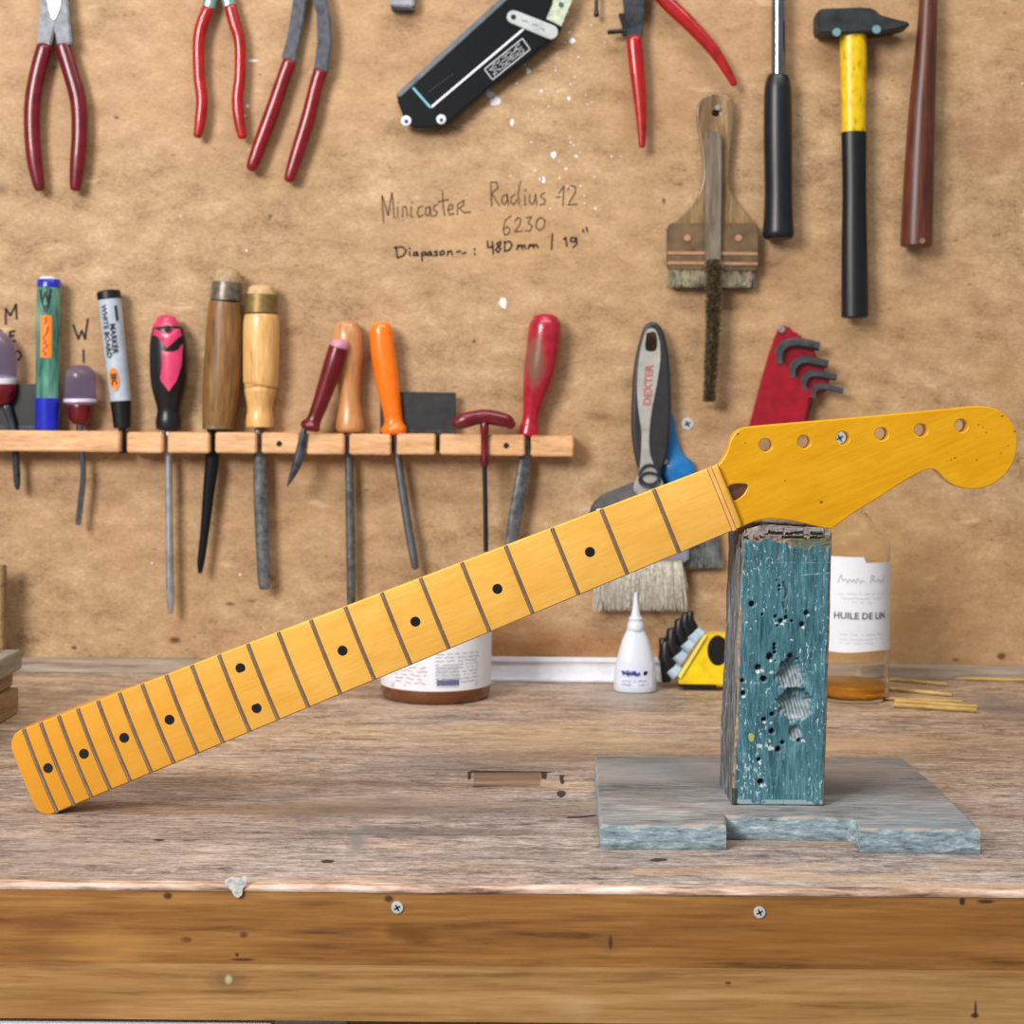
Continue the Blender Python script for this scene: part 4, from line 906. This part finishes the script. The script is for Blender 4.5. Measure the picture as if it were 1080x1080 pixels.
T_.part('bracket_hole',G().add([W(x,y,.0217) for x,y in circ(541.5,18,2.8,14)],[tuple(range(14))]),M['hole'],parent=br_,smooth=False)
T_.part('bracket_print',ribbon(scribble(550,576,0,3,2,5),lambda x,y:W(x,26+(x-563)*.42+y,.0217),.8),M['ink'],parent=br_,smooth=False)
T_.part('circuit_plate',prism([(584,-26),(607,-26),(603,2),(592,28),(576,20),(583,4)],.0185,.0205),plain('mint_plate',(186,194,172),.4,.1,.12,sc=200),bevel=.0004)
T_.part('circuit_plate_hole',G().add([W(x,y,.0208) for x,y in circ(592,5,3,12)],[tuple(range(12))]),plain('teal_hole',(30,90,86),.5),smooth=False)
for x,y,r in ((428.5,128,5.4),(465.5,126.5,5)):
    rl=T_.part('roller',prism(circ(x,y,r,20),.012,.0205),M['white'],bevel=.0005)
    T_.part('roller_pin',G().add([W(a,b,.0208) for a,b in circ(x,y,r*.42,12)],[tuple(range(12))]),M['blueink'],parent=rl,smooth=False)
# small rod
T_=Thing('small_pick','short black rod tip hanging at the top edge left of the wire stripper','pick',W(629,18,.01))
T_.part('rod',wtube([(629,-30,2),(629,8,2),(629,14,3),(629,17,2.6)],.01,2,10,cap=.5),M['black'])
T_.part('handle',wtube([(629,-70,5),(629,-32,5.5)],.01,2,12,cap=.5),M['red'])
# wire stripper
T_=Thing('wire_stripper','wire stripper with dark jaws and two tapering bright red grips spread apart','wire stripper',W(680,155,.014))
T_.part('handle',wtube([(669,42,8.4),(671.5,70,8.2),(675,105,6.8),(677,140,4.6),(677,154,3.4)],.014,5,18,flat=.8,cap=.6),M['red2'])
T_.part('handle',wtube([(690,-12,7.6),(706,5,8),(728,26,7.6),(750,50,6.6),(764,70,5.2),(774,88,3.8)],.014,5,18,flat=.8,cap=.8),M['red2'])
T_.part('arm',prism([(656,-10),(654,-40),(666,-62),(684,-62),(688,-30),(680,0),(677,43),(661,43)],.008,.016),M['dark_steel'],bevel=.0012)
T_.part('arm',prism([(668,-30),(684,-44),(704,-14),(694,-2),(680,-10)],.0165,.021),M['dark_steel'],bevel=.001)
T_.part('stop_screw',wtube([(641,34,2.6),(662,32.5,2.6)],.013,2,10,cap=.2),M['black'])
T_.part('stop_bracket',prism([(652,15),(661,14),(663,38),(656,38),(656,28)],.009,.015),M['black'],bevel=.0006)
# chrome shaft hammer
T_=Thing('hammer','hammer with polished steel shaft and thick black rubber grip','hammer',W(821,252,.016))
T_.part('shaft',wtube([(821,-90,7.4),(821,0,7.4),(821,82,7.6)],.016,2,20,cap=.1),M['chrome'])
T_.part('grip',wtube([(821,80,11),(820.5,87,13),(820.3,100,14.4),(820.5,150,15),(821,200,14.6),(821,232,15.6),(821,246,16.6),(821,251,15)],.016,4,26,cap=.15),M['rubber'])
T_.part('head',prism([(796,-112),(848,-118),(872,-108),(874,-98),(848,-88),(796,-86),(790,-90),(790,-108)],.004,.028),M['dark_steel'],bevel=.002)
# yellow hammer
T_=Thing('hammer','yellow and black handled hammer with dark cross peen head','hammer',W(900,338,.018))
yel=NT('worn_yellow_paint'); nz=yel.noise(yel.vec((1,1,.5)),220,4); yel.col(yel.ramp(nz,[(.3,(150,112,0)),(.42,(212,172,0)),(.7,(230,192,8))])); yel.set(rough=.35); 
T_.part('handle',wtube([(899.5,30,13.6),(900,60,14.2),(900.3,100,13.2),(900.5,141,12.6)],.018,4,24,flat=.8,cap=.05),yel.m)
T_.part('grip',wtube([(900.5,140,13.4),(901,200,12.6),(901,250,13.4),(901.5,300,14.2),(901.7,334,14.4)],.018,4,24,flat=.8,cap=.15),M['black'])
T_.part('head',prism([(860,15),(863,12.5),(905,11),(918,12),(926,19),(940,23),(956,26.5),(957.5,29.5),(945,34),(930,36.5),(890,38.5),(863,38.5),(860,35)],.005,.031),plain('dark_forged_steel',(50,54,56),.5,.5,.2),bevel=.0016)
for x,y in ((882.5,34),(924.5,31)): T_.part('rivet',prism(circ(x,y,4.6,16),.0312,.0322),plain('mint_steel',(120,160,164),.4,.5,.1),bevel=.0004)
# mallet handle
mah=wood('red_brown_lacquered_handle',[(40,16,10),(70,30,18),(92,42,26),(112,58,38)],'z',420,14,.42,.1,.05)
T_=Thing('mallet','mallet with long red brown lacquered wooden handle near the right edge','mallet',W(967,263,.016))
T_.part('handle',wtube([(980,-80,9),(979,0,9.4),(976,60,11.5),(972,120,13.8),(969,190,15.6),(967,240,16.4),(966.5,259,16.6)],.018,4,24,cap=.15),mah)
T_.part('head',prism([(938,-140),(1018,-140),(1022,-82),(934,-82)],.002,.044),mah,bevel=.003)
T_.part('brass_pin',prism(circ(972.5,254,3,12),.0335,.0345),plain('brass_pin_metal',(196,160,110),.3,.8,.1))
# flat brush
T_=Thing('flat_brush','wide worn flat brush with varnished paddle handle and short stiff bristles','brush',W(751,305,.010))
bh=wood('varnished_brush_handle',[(70,50,30),(110,84,54),(138,110,74),(164,136,98)],'z',420,9,.4,.1,.2)
hp=[(754,99),(766,102),(773.5,111),(774,124),(771,145),(768.5,170),(768,190),(772,207),(783,222),(794,236),(794,244),(708,244),(708,237),(722,224),(735,208),(741,190),(741,170),(737.5,145),(734.5,124),(736,111),(743,102)]
def olx(poly,off,n=3): return [((lambda q:(q.x,q.z))(W(x,y,off))) for x,y in (cat_rom(list(poly)+[poly[0]],n)[:-1] if n>1 else poly)]
T_.part('handle',holed([olx(hp,.009),olx(circ(754.5,120,3.8,14),.009,1)],DW-.013,DW-.005,.0012),bh)
nail(T_,754.5,117,.016)
T_.part('ferrule',prism([(703.5,240),(706,236),(796,236),(799,240),(799,283),(796,287),(706,285),(703.5,281)],.002,.0155),plain('tarnished_ferrule',(112,90,64),.45,.35,.18,sc=60),bevel=.001)
cop=plain('copper_band',(214,160,124),.35,.6,.08)
for y in (267,277.5): T_.part('band',prism([(704,y-1.8),(799,y-.8),(799,y+2.2),(704,y+1.2)],.0155,.0163),cop,smooth=False)
for x in (725,779): T_.part('rivet',prism(circ(x,251,3.6,14),.0155,.0168),cop,bevel=.0004)
def bristles(x0,x1,ya,yb,off0,off1,n,rad,spread,seed,jit=4,skx=0.0):
    rnd=random.Random(seed); g=G()
    for i in range(n):
        u=rnd.random(); x=x0+(x1-x0)*u; off=off0+(off1-off0)*rnd.random(); cx=(x0+x1)/2; yb_=yb+rnd.uniform(-jit,jit); xe=x+(x-cx)*spread+rnd.gauss(0,2.0)+skx
        a=W(x,ya,off); b=W((x*.6+xe*.4),(ya+yb_)/2,off); c=W(xe,yb_,off+rnd.gauss(0,.0012)); r=rad
        V=[]
        for p,rr in ((a,r),(b,r),(c,r*.5)):
            for k in range(3): V.append(p+Vector((rr*math.cos(2*PI*k/3),rr*math.sin(2*PI*k/3),0)))
        g.add(V,[(i_*3+k,i_*3+(k+1)%3,i_*3+3+(k+1)%3,i_*3+3+k) for i_ in range(2) for k in range(3)])
    return g
T_.part('bristle_tuft',bristles(707,795,283,302,.003,.0145,1400,.0006,.0,3,2),plain('stiff_grey_bristles',(160,152,128),.7,0,.25,sc=90),kind='stuff')
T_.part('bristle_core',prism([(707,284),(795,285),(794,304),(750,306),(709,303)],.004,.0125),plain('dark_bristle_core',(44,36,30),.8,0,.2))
# wire tube brush in front
T_=Thing('tube_brush','narrow dark wire tube brush hanging in front of the wide flat brush','brush',W(750,425,.022))
T_.part('handle',prism([(754,138),(759,141),(761,150),(761,200),(760,277),(744,277),(744,200),(745,150),(748,141)],.0172,.0215),wood('grey_stick_handle',[(84,72,60),(116,102,86),(140,126,108)],'z',420,9),bevel=.0008)
T_.part('wire_core',wtube([(752.5,274,6),(752,330,6),(749.5,380,5.4),(748,423,4.5)],.0215,3,12,cap=.2),plain('matted_olive_core',(66,54,32),.8,0,.5,sc=300))
rnd=random.Random(5); g=G(); K2=DW/F
for i in range(5200):
    f=rnd.random(); y=276+147*f; x=752.8-4.8*f*f; R=(9.8-2.2*f)*rnd.uniform(.7,1.08); a=rnd.uniform(0,2*PI)
    c=W(x,y,.022); d=Vector((math.cos(a),math.sin(a),rnd.uniform(-.35,.35))); e=c+d*R*K2; s=Vector((-math.sin(a),math.cos(a),0))*.00034
    zz=Vector((0,0,.00042)); g.add([c+s,c-s,c+zz,e+s*.6,e-s*.6,e+zz*.7],[(0,1,4,3),(1,2,5,4),(2,0,3,5)])
T_.part('bristle_tuft',g,plain('oily_wire_bristles',(96,82,50),.5,.1,.5,sc=260),smooth=False,kind='stuff')
# big grey brush
T_=Thing('paint_brush','grey and black handled paint brush with white bristles hanging behind the neck','brush',W(673,635,.014))
hb1=[(686,340),(692,341),(699,350),(704,372),(707,410),(706.5,450),(703,480),(696,500),(702,512),(716,524),(728,534),(728,548),(630,548),(628,528),(648,517),(668,510),(675,500),(670,484),(666,455),(666.5,420),(669,385),(675,358),(680,344)]
T_.part('handle',holed([olx(hb1,.012),olx(cat_rom([(683,353),(691,352),(692,368),(682,368),(683,353)],3),.012,1)],DW-.021,DW-.005,.003),plain('charcoal_rubber_handle',(36,36,40),.5,0,.12))
hb2=[(686.5,346),(692,349),(696,362),(696.5,380),(693,405),(688,430),(685,455),(685.5,478),(692,495),(700,514),(686,528),(668,517),(674,498),(676,478),(676.5,455),(673,430),(672,405),(674,380),(678,360),(682,349)]
T_.part('grip_inlay',holed([olx(hb2,.021),olx(cat_rom([(682,352),(691.5,351),(692.5,369),(681,369),(682,352)],3),.021,1)],DW-.0225,DW-.0195,.0006),plain('pale_grey_inlay',(164,162,156),.45,0,.08))
T_.part('shoulder',prism([(628,528),(634,522),(648,516),(668,508),(674,516),(686,528),(700,514),(716,523),(727,532),(727,536),(629,536)],.0205,.0218),plain('grey_rubber_shoulder',(92,90,92),.5,0,.12),bevel=.0006)
T_.part('ferrule_band',prism([(628.5,536),(727.5,536),(727.5,548),(628.5,548)],.004,.0222),M['white'],bevel=.0005)
T_.part('emblem_ring',holed([olx(circ(685,501,12,24),.023,1),olx(circ(685,501,8.5,24),.023,1)],DW-.0240,DW-.0222,.0004),M['dark_steel'])
T_.part('emblem_ring',holed([olx(circ(685,506,12,24,9),.0232,1),olx(circ(685,507,9.5,24,6.8),.0232,1)],DW-.0243,DW-.0222,.0004),M['dark_steel'])
g=text_g('DEXTER',11.5*kx,lambda a,b: W(681+3,406,.0231)+Vector((-b*1.0+a*.05,0,a)),.015)
T_.part('lettering',g,M['redink'],smooth=False)
T_.part('ferrule',prism([(629,546),(727,546),(725,592),(631,592)],.004,.022),plain('bright_nickel_ferrule',(208,208,220),.25,.8,.05),bevel=.002)
T_.part('ferrule_band',prism([(628.5,528),(640,522),(720,530),(727,536),(727,547),(629,547)],.0212,.0222),M['white'],bevel=.0005) if False else None
T_.part('bristle_tuft',bristles(634,716,560,632,.006,.021,3600,.00036,.16,9,13),plain('cream_bristles',(226,220,208),.6,0,.12,sc=300),kind='stuff')
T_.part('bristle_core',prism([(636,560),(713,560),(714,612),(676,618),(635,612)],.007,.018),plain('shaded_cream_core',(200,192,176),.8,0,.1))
# blue brush behind
T_=Thing('paint_brush','small blue handled paint brush with grey bristles mostly hidden behind the neck','brush',W(735,600,.008))
blu=plain('blue_lacquer',(22,110,176),.3,0,.1,coat=.4)
T_.part('handle',wtube([(703,432,4),(706,445,5.5),(708.5,465,6.5),(710,480,10),(713,492,18),(718,504,17),(722,515,15)],.0065,5,20,flat=.35,cap=.4),blu)
T_.part('handle_rivet',prism(circ(702,487,2.6,12),.0125,.0145),M['steel'])
T_.part('ferrule',wtube([(722,515,16),(730,550,17),(735,578,17)],.0075,3,20,flat=.35,cap=.1),M['dark_steel'])
T_.part('bristle_tuft',bristles(716,756,560,596,.004,.013,1100,.0005,.05,12,4,2),plain('grey_blue_bristles',(128,132,130),.7,0,.3,sc=60),kind='stuff')
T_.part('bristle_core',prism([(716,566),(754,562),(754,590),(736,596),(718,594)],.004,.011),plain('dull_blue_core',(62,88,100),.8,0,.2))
# wall screws
scs=[(725,447,6.5,'bright crosshead screw in the panel between the brushes and red key holder'),(885.5,462,7.5,'bright screw in the panel seen through the third headstock hole')]
for x,y,r,lb in scs:
    o=screw(None,x,y,DW,r*DW/F); tagm(o,lb,'screw')
# hex key holder
T_=Thing('hex_key_holder','red plastic hex key holder hanging above the headstock','key holder',W(820,440,.01))
redp=plain('red_moulded_plastic',(150,6,30),.38,0,.1,coat=.15)
T_.part('body',prism([(822,344),(830,343),(836,350),(843,352),(849,364),(857,366),(861,378),(868,382),(869,394),(874,398),(873,410),(866,416),(858,418),(852,440),(850,452),(789,452),(791,446),(803,400),(816,358)],.003,.013),redp,bevel=.002)
T_.part('pocket',prism([(812,368),(818,371),(830,386),(842,398),(852,408),(862,418),(854,422),(848,451),(790,451),(793,440),(803,402)],.013,.019),redp,bevel=.002,label='raised front pocket')
T_.part('hanging_stud',prism(circ(824.5,347.5,3.6,14),.013,.0155),M['steel'],bevel=.0005)

for pts,lb in (([(822,384,5),(822,372,5.2),(828,364,5.2),(838,361.5,5.2),(850,362.5,5.2),(864,365.5,5)],'largest grey hex key, topmost in the red holder'),([(836,398,4.4),(836,390,4.6),(841,383,4.6),(850,380,4.6),(873,384,4.4)],'second grey hex key from the top of the red holder'),
    ([(848,412,3.6),(848,403,4),(852,396.5,4.1),(860,394.5,4),(882,398,3.8)],'third grey hex key from the top of the red holder'),([(858,420,3.2),(858,413,3.4),(862,408.5,3.6),(870,408,3.6),(889,412.5,3.3)],'smallest grey hex key, lowest in the red holder')):
    gk=wtube(pts,.0165,5,6,cap=0); o=link('hex_key',gk,plain('grey_hex_steel',(84,86,90),.35,.4,.15) if lb[:3]=='lar' else bpy.data.materials['grey_hex_steel'],loc=W(pts[0][0],pts[0][1],.0165),smooth=False); o.location=W(pts[0][0],pts[0][1],.0165)
    tagm(o,lb,'hex key','hex keys in the red holder')
#@@BENCHTOP
# ------------------------------------------------------------------ things on the bench
# jar
jf=BP(460,744.5); jc=Vector((0,0,0)); rj=58.2*(jf.y+.048)/F; jc=P(460,700,jf.y+rj); jc.z=H
rj=58.0*jc.y/F
T_=Thing('wax_jar','squat brown jar with white printed label and lid behind the neck','jar',jc)
am_=NT('brown_jar_glass'); am_.col((112,62,28)); am_.set(rough=.15,coat=.4,trans=.15); 
def jz(y): return H+CH-(unroll(460,y)[1])*(jc.y-rj)/F-H
lb0,lb1=jz(729.5),jz(640)
T_.part('body',lathe(jc,[(rj*.90,0.0003),(rj*.95,.0010),(rj*.985,.004),(rj,.009),(rj,lb1-.001),(rj*.96,lb1+.003),(rj*.86,lb1+.004)],48),am_.m)
T_.part('lid',lathe(jc,[(rj*.93,lb1-.004),(rj*.93,lb1+.004),(rj*.9,lb1+.005)],48),M['white'])
mp=cylmap(jc,jc+Vector((0,0,1)),rj+.0002)
lb_=T_.part('label_band',patch(mp,-PI*rj,PI*rj*.999,lb0,lb1-.001,64,1),M['paper'])
mq=cylmap(jc,jc+Vector((0,0,1)),rj+.0005); u=jc.y/F
g=G()
for i in range(9):
    yy=lb0+(38-i*3.6)*u; g.join(ribbon(scribble(2,52,0,1.2,1.6,40+i),lambda a,b:mq(a*u,yy+b*u),.45))
lbp=T_.part('lettering',g,M['ink'],parent=lb_,smooth=False)
g=G().join(patch(mq,3*u,26*u,lb0+4*u,lb0+26*u,4,1)); 
T_.part('barcode_panel',g,plain('barcode_white',(196,198,206),.6,0,.02),parent=lb_,smooth=False)
mr_=cylmap(jc,jc+Vector((0,0,1)),rj+.0008); g=G(); x=4
for i in range(16):
    wv=random.choice((.5,.8,1.1)); g.join(patch(mr_,x*u,(x+wv)*u,lb0+6*u,lb0+12*u,1,1)); x+=wv+.6
T_.part('barcode',g,M['blueink'],parent=lb_,smooth=False,kind='stuff')
g=G()
for i in range(5): g.join(ribbon(scribble(-44,-6,0,2,2.2,60+i),lambda a,b,yy=lb0+(8+i*4)*u:mq(a*u,yy+b*u),.6))
T_.part('lettering',g,M['redink'],parent=lb_,smooth=False,label='small reddish lettering')
g=ribbon([[(-50,0),(-46,1),(-46,3)],[(-50,3),(-30,3)],[(48,2),(51,6)]],lambda a,b:mq(a*u,lb0+(2+b)*u),.8); T_.part('lettering',g,M['redink'],parent=lb_,smooth=False)
# white profile strip
p0=P(470,717,1.505); p1=P(697,719,1.505); ht=25*1.505/F
T_=Thing('white_profile','white plastic profile strip lying along the foot of the panel','profile strip',((p0.x+p1.x)/2,1.515,H))
T_.part('web',box(p0.x,p1.x,1.505,1.509,H+.0002,H+ht),M['white'],bevel=.0006)
T_.part('flange',box(p0.x,p1.x,1.500,1.505,H+.0002,H+.003),M['white'],bevel=.0006)
T_.part('flange',box(p0.x,p1.x,1.503,1.505,H+ht-.004,H+ht+.0006),M['white'],bevel=.0004)
# glue bottle
gf=BP(670,732); rg=22.5*(gf.y+.015)/F; gc=P(670,700,gf.y+rg*.7); gc.z=H; u=gc.y/F
def gz(y): return CH-unroll(670,y)[1]*gc.y/F
mg=NT('frosted_glue_plastic'); mg.col((226,230,240)); mg.set(rough=.35,sss=.15,trans=.15); mg=mg.m
T_=Thing('glue_bottle','small white glue bottle with a long pointed nozzle','bottle',gc)
def glathe(prof,fl=.7,seg=36):
    q=lathe((0,0,0),prof,seg); q.v=[Vector((gc.x+v.x,gc.y+v.y*fl,gc.z+v.z)) for v in q.v]; return q
T_.part('body',glathe([(19*u,.0003),(21.5*u,.001),(22.6*u,.004),(22.4*u,gz(712)),(19.8*u,gz(696)),(16.6*u,gz(684)),(14*u,gz(675)),(11*u,gz(668)),(9*u,gz(664)),(9*u,gz(661))]),mg)
T_.part('collar',glathe([(8.6*u,gz(664)),(8.6*u,gz(658)),(6.8*u,gz(655)),(7.4*u,gz(652)),(5.6*u,gz(650))],1),mg)
T_.part('nozzle',glathe([(5.4*u,gz(651)),(4.4*u,gz(646)),(3.2*u,gz(640)),(1.5*u,gz(627)),(1.0*u,gz(624.5))],1),mg)
mpf=lambda a,b: Vector((gc.x+a*u,gc.y-.7*math.sqrt(max((23.0*u)**2-(a*u)**2,1e-9))-.0003,H+b*u))
lbm=T_.part('label_band',patch(lambda s,t_:Vector((gc.x+s,gc.y-.7*math.sqrt(max((22.8*u)**2-s*s,1e-9)),H+t_)),-19*u,17*u,gz(723),gz(697),12,1),plain('glue_label',(214,218,236),.5,0,.02))
T_.part('lettering',ribbon(scribble(-15,4,0,6,1.4,77)+scribble(-15,4,.5,5,1.2,78),lambda a,b:mpf(a,(gz(708)/u)+b),1.5),M['blueink'],parent=lbm,smooth=False)
T_.part('lettering',ribbon([[(9,0),(10,1)]],lambda a,b:mpf(a,(gz(708)/u)+b),4),M['black'],parent=lbm,smooth=False)
T_.part('lettering',ribbon(scribble(-15,14,0,1.2,1.4,79),lambda a,b:mpf(a,(gz(716)/u)+b),.5)+ribbon([],mpf,1) if False else ribbon(scribble(-15,14,0,1.4,1.4,79)+scribble(-15,-4,-4,2,1.4,80)+scribble(3,14,-4,2,1.4,81),lambda a,b:mpf(a,(gz(716)/u)+b),.6),M['ink'],parent=lbm,smooth=False)
# yellow folding key set
YD=1.482
def Y(px,py,off=0): return P(px,py,YD-off)
T_=Thing('yellow_tool_set','folding set of black sleeved tools in a yellow stand','tool set',Vector((P(727,719,YD).x,YD,H)))
def yprism(poly,o0,o1): 
    a=[Y(x,y,(o0+o1)/2) for x,y in poly]; k=len(a)
    return G().add([Vector((p.x,YD-o1,max(p.z,H+.0003))) for p in a]+[Vector((p.x,YD-o0,max(p.z,H+.0003))) for p in a],[tuple(range(k)),tuple(range(2*k-1,k-1,-1))]+[(i,i+k,(i+1)%k+k,(i+1)%k) for i in range(k)])
yp=plain('yellow_plastic',(240,204,20),.35,0,.06,coat=.2)
T_.part('stand',yprism([(714,721.5),(717,712),(743,671),(746,667.5),(774,668),(774,722)],0,.022),yp,bevel=.002)
T_.part('stand_rim',yprism([(715,713),(743,669),(746,670),(718,716)],.022,.0235),plain('pale_yellow_rim',(238,226,110),.4,0,.04),bevel=.0004)
T_.part('oval_recess',yprism(circ(757,686,11,24,16),.022,.0225),M['black'],smooth=False)
T_.part('foot_edge',yprism([(715,720),(754,721),(754,723),(715,722.5)],.0,.024),M['black'],smooth=False)
lt=plain('pale_blue_ring',(172,194,214),.4,0,.08)
cs=[(710.5,707,9.5,.35),(717,692,9,.5),(725,680,8.2,.6),(731.5,671.5,7.4,.6),(736.5,667,5.6,.5)]
for i,(x,y,r,_) in enumerate(cs):
    dx,dy=(.80,.60)
    T_.part('ring',sweep([Y(x-dx*4.6+dy*0,y-dy*4.6,.012+.0*i),Y(x+dx*4.6,y+dy*4.6,.012)],[r*YD/F*.82,r*YD/F*.88],18,cap=.12),lt)
    T_.part('sleeve',sweep([Y(x-dx*4-1,y-dy*4-1,.012),Y(x-dx*9-2,y-dy*9-9,.012),Y(x-dx*9-1,y-dy*9-24+i*2,.012)],[r*YD/F*.86,r*YD/F*.8,r*YD/F*.62],16,cap=.5),M['black'])
T_.part('sleeve',sweep([Y(703,718,.012),Y(701,700,.012),Y(699,674,.012)],[.0042,.0048,.0036],16,cap=.4),M['black'])
# linseed oil bottle
lf=BP(897,743); LD=lf.y+.034; rl=39.5*LD/F; LD=lf.y+rl; lc=P(897.5,650,LD); lc.z=H; u=LD/F
def lz(y): return CH-unroll(897,y)[1]*LD/F
gl=NT('clear_bottle_glass'); gl.col((252,251,248)); gl.set(rough=.03,trans=1.0,ior=1.12,spec=0.3); gl=gl.m
oil=NT('amber_linseed_oil'); oil.col((246,176,44)); oil.set(rough=.08,trans=.75,ior=1.35); oil=oil.m
T_=Thing('oil_bottle','clear bottle of amber linseed oil with a torn white label, right of the block','bottle',lc)
hsh=lz(572)
outer=[(rl*.8,.0003),(rl*.94,.001),(rl,.004),(rl,hsh),(rl*.93,hsh+.008),(rl*.6,hsh+.018),(rl*.36,hsh+.026),(rl*.34,hsh+.040)]
inner=[(rl*.31,hsh+.040),(rl*.33,hsh+.025),(rl*.57,hsh+.016),(rl*.90,hsh+.007),(rl*.955,hsh-.001),(rl*.955,.005),(rl*.9,.0025),(rl*.1,.0022)]
q=lathe(lc,outer+inner,44); q.f=q.f[:-2]+[tuple(range(44)),tuple((len(outer+inner)-1)*44+k for k in range(44))]
T_.part('body',q,gl)
T_.part('oil',lathe(lc,[(rl*.85,.0028),(rl*.94,.005),(rl*.94,lz(719)),(rl*.93,lz(719)+.0002)],44),oil)
T_.part('cap',lathe(lc,[(rl*.36,hsh+.041),(rl*.36,hsh+.052),(rl*.34,hsh+.053)],32),plain('tan_bottle_cap',(150,120,90),.5))
mp=cylmap(lc,lc+Vector((0,0,1)),rl+.0003)
sR=rl*1.35; V=[]; ns=40
for i in range(ns+1):
    s=-sR*1.0+(sR+rl*1.30)*i/ns
    tp=lz(584) if s<rl*.15 else lz(590)
    V+=[mp(s,lz(682)+.0008*math.sin(s*90)),mp(s,tp)]
lbl=T_.part('label_band',G().add(V,[(2*i,2*i+2,2*i+3,2*i+1) for i in range(ns)]),M['paper'])
mq=cylmap(lc,lc+Vector((0,0,1)),rl+.0007)
T_.part('lettering',text_g('HUILE DE LIN',9.9*u,lambda a,b:mq(a+3*u,lz(645)+b*.95),.02),M['ink'],parent=lbl,smooth=False)
g=G()
g.join(ribbon([[(-22,0),(-19,8),(-17,2),(-14,4),(-12,0),(-10,4),(-8,1),(-6,4),(-4,0),(-2,5),(1,0),(3,3),(6,1)],[(12,0),(13,8),(17,6),(14,3),(19,1),(22,4),(24,0),(27,3),(29,0),(31,7)]],lambda a,b:mq(a*u,lz(611)+b*u*1.1),.55))
for yy,a0_,a1_ in ((622,-22,32),(627,-18,28),(631,-8,14),(664,-20,30),(669,-20,30),(673,-20,18)):
    g.join(ribbon(scribble(a0_,a1_,0,1.0,1.5,int(yy)),lambda a,b,yy=yy:mq(a*u,lz(yy)+b*u),.35))
T_.part('lettering',g,plain('faint_label_print',(150,150,160),.6,0,.05),parent=lbl,smooth=False)
# sticks
stm=wood('straw_coloured_stick',[(140,104,44),(182,146,76),(206,172,104)],'x',500,8,.4,.1)
for (a,b,r,lift,lb) in (((943,746.5),(1030,752),2.6,0,'thick straw coloured stick, nearest of those beside the oil bottle'),((944,742),(1031,748),2.4,0,'straw coloured stick lying just behind the nearest thick one'),((930,738.5),(1014,742),1.8,0,'thin dark tipped stick behind the two thick sticks'),((938,729),(1004,735),2.2,0,'pale stick in the middle of the group by the oil bottle'),((937,718.5),(999,724),2.0,0,'short straw coloured stick farthest back beside the bottle'),((998,717.5),(1090,719.5),1.8,0,'long thin orange brown stick running off the right edge')):
    p0=BP(*a); p1=BP(*b); rr=r*p0.y/F; p0.z=p1.z=H+rr+.0002; c=(p0+p1)/2; c.z=H
    o=link('wooden_stick',sweep([p0,p0+(p1-p0)*.5,p1],[rr,rr*1.02,rr*.95],10,up=Vector((0,0,1))),stm,loc=c,smooth=True); o.location=c
    tagm(o,lb,'stick','wooden sticks beside the oil bottle')
# timber pieces at the left edge
xr_=BP(19.5,752).x; yb_=BP(19.5,752).y
lum=wood('dusty_offcut',[(86,64,38),(126,98,60),(146,118,78),(166,140,100)],'y',300,9)
lum2=wood('grey_offcut',[(92,84,72),(134,126,112),(156,148,134)],'y',300,9)
for i,(z0,z1,dx,yf,m_,lb) in enumerate(((.0002,.0214,0,1.12,lum,'brown board offcut, lowest of the pile at the left edge'),(.0216,.0345,-.006,1.14,lum,'inset thin board in the middle of the pile at the left edge'),(.0347,.0505,-.001,1.10,lum2,'grey topped board, uppermost of the pile at the left edge'))):
    c=Vector((xr_+dx-.06,(yf+yb_)/2,H+z0))
    o=link('board_offcut',box(xr_+dx-.12,xr_+dx,yf,yb_+(.004 if i==1 else .012*(i==2)),H+z0,H+z1),m_,loc=c,bevel=.001); o.location=c
    tagm(o,lb,'board','board offcuts piled at the left')
x1_=P(5.5,640,1.52).x; zt=P(3,596,1.52).z; c=Vector((x1_-.02,1.52,H))
o=link('upright_board',box(x1_-.05,x1_,1.512,1.525,H+.0003,zt),lum,loc=c,bevel=.001); o.location=c
tagm(o,'narrow dark brown board standing upright against the panel at far left','board')
for o in list(bpy.data.objects):
    if o.type=='EMPTY' and not o.children: bpy.data.objects.remove(o)
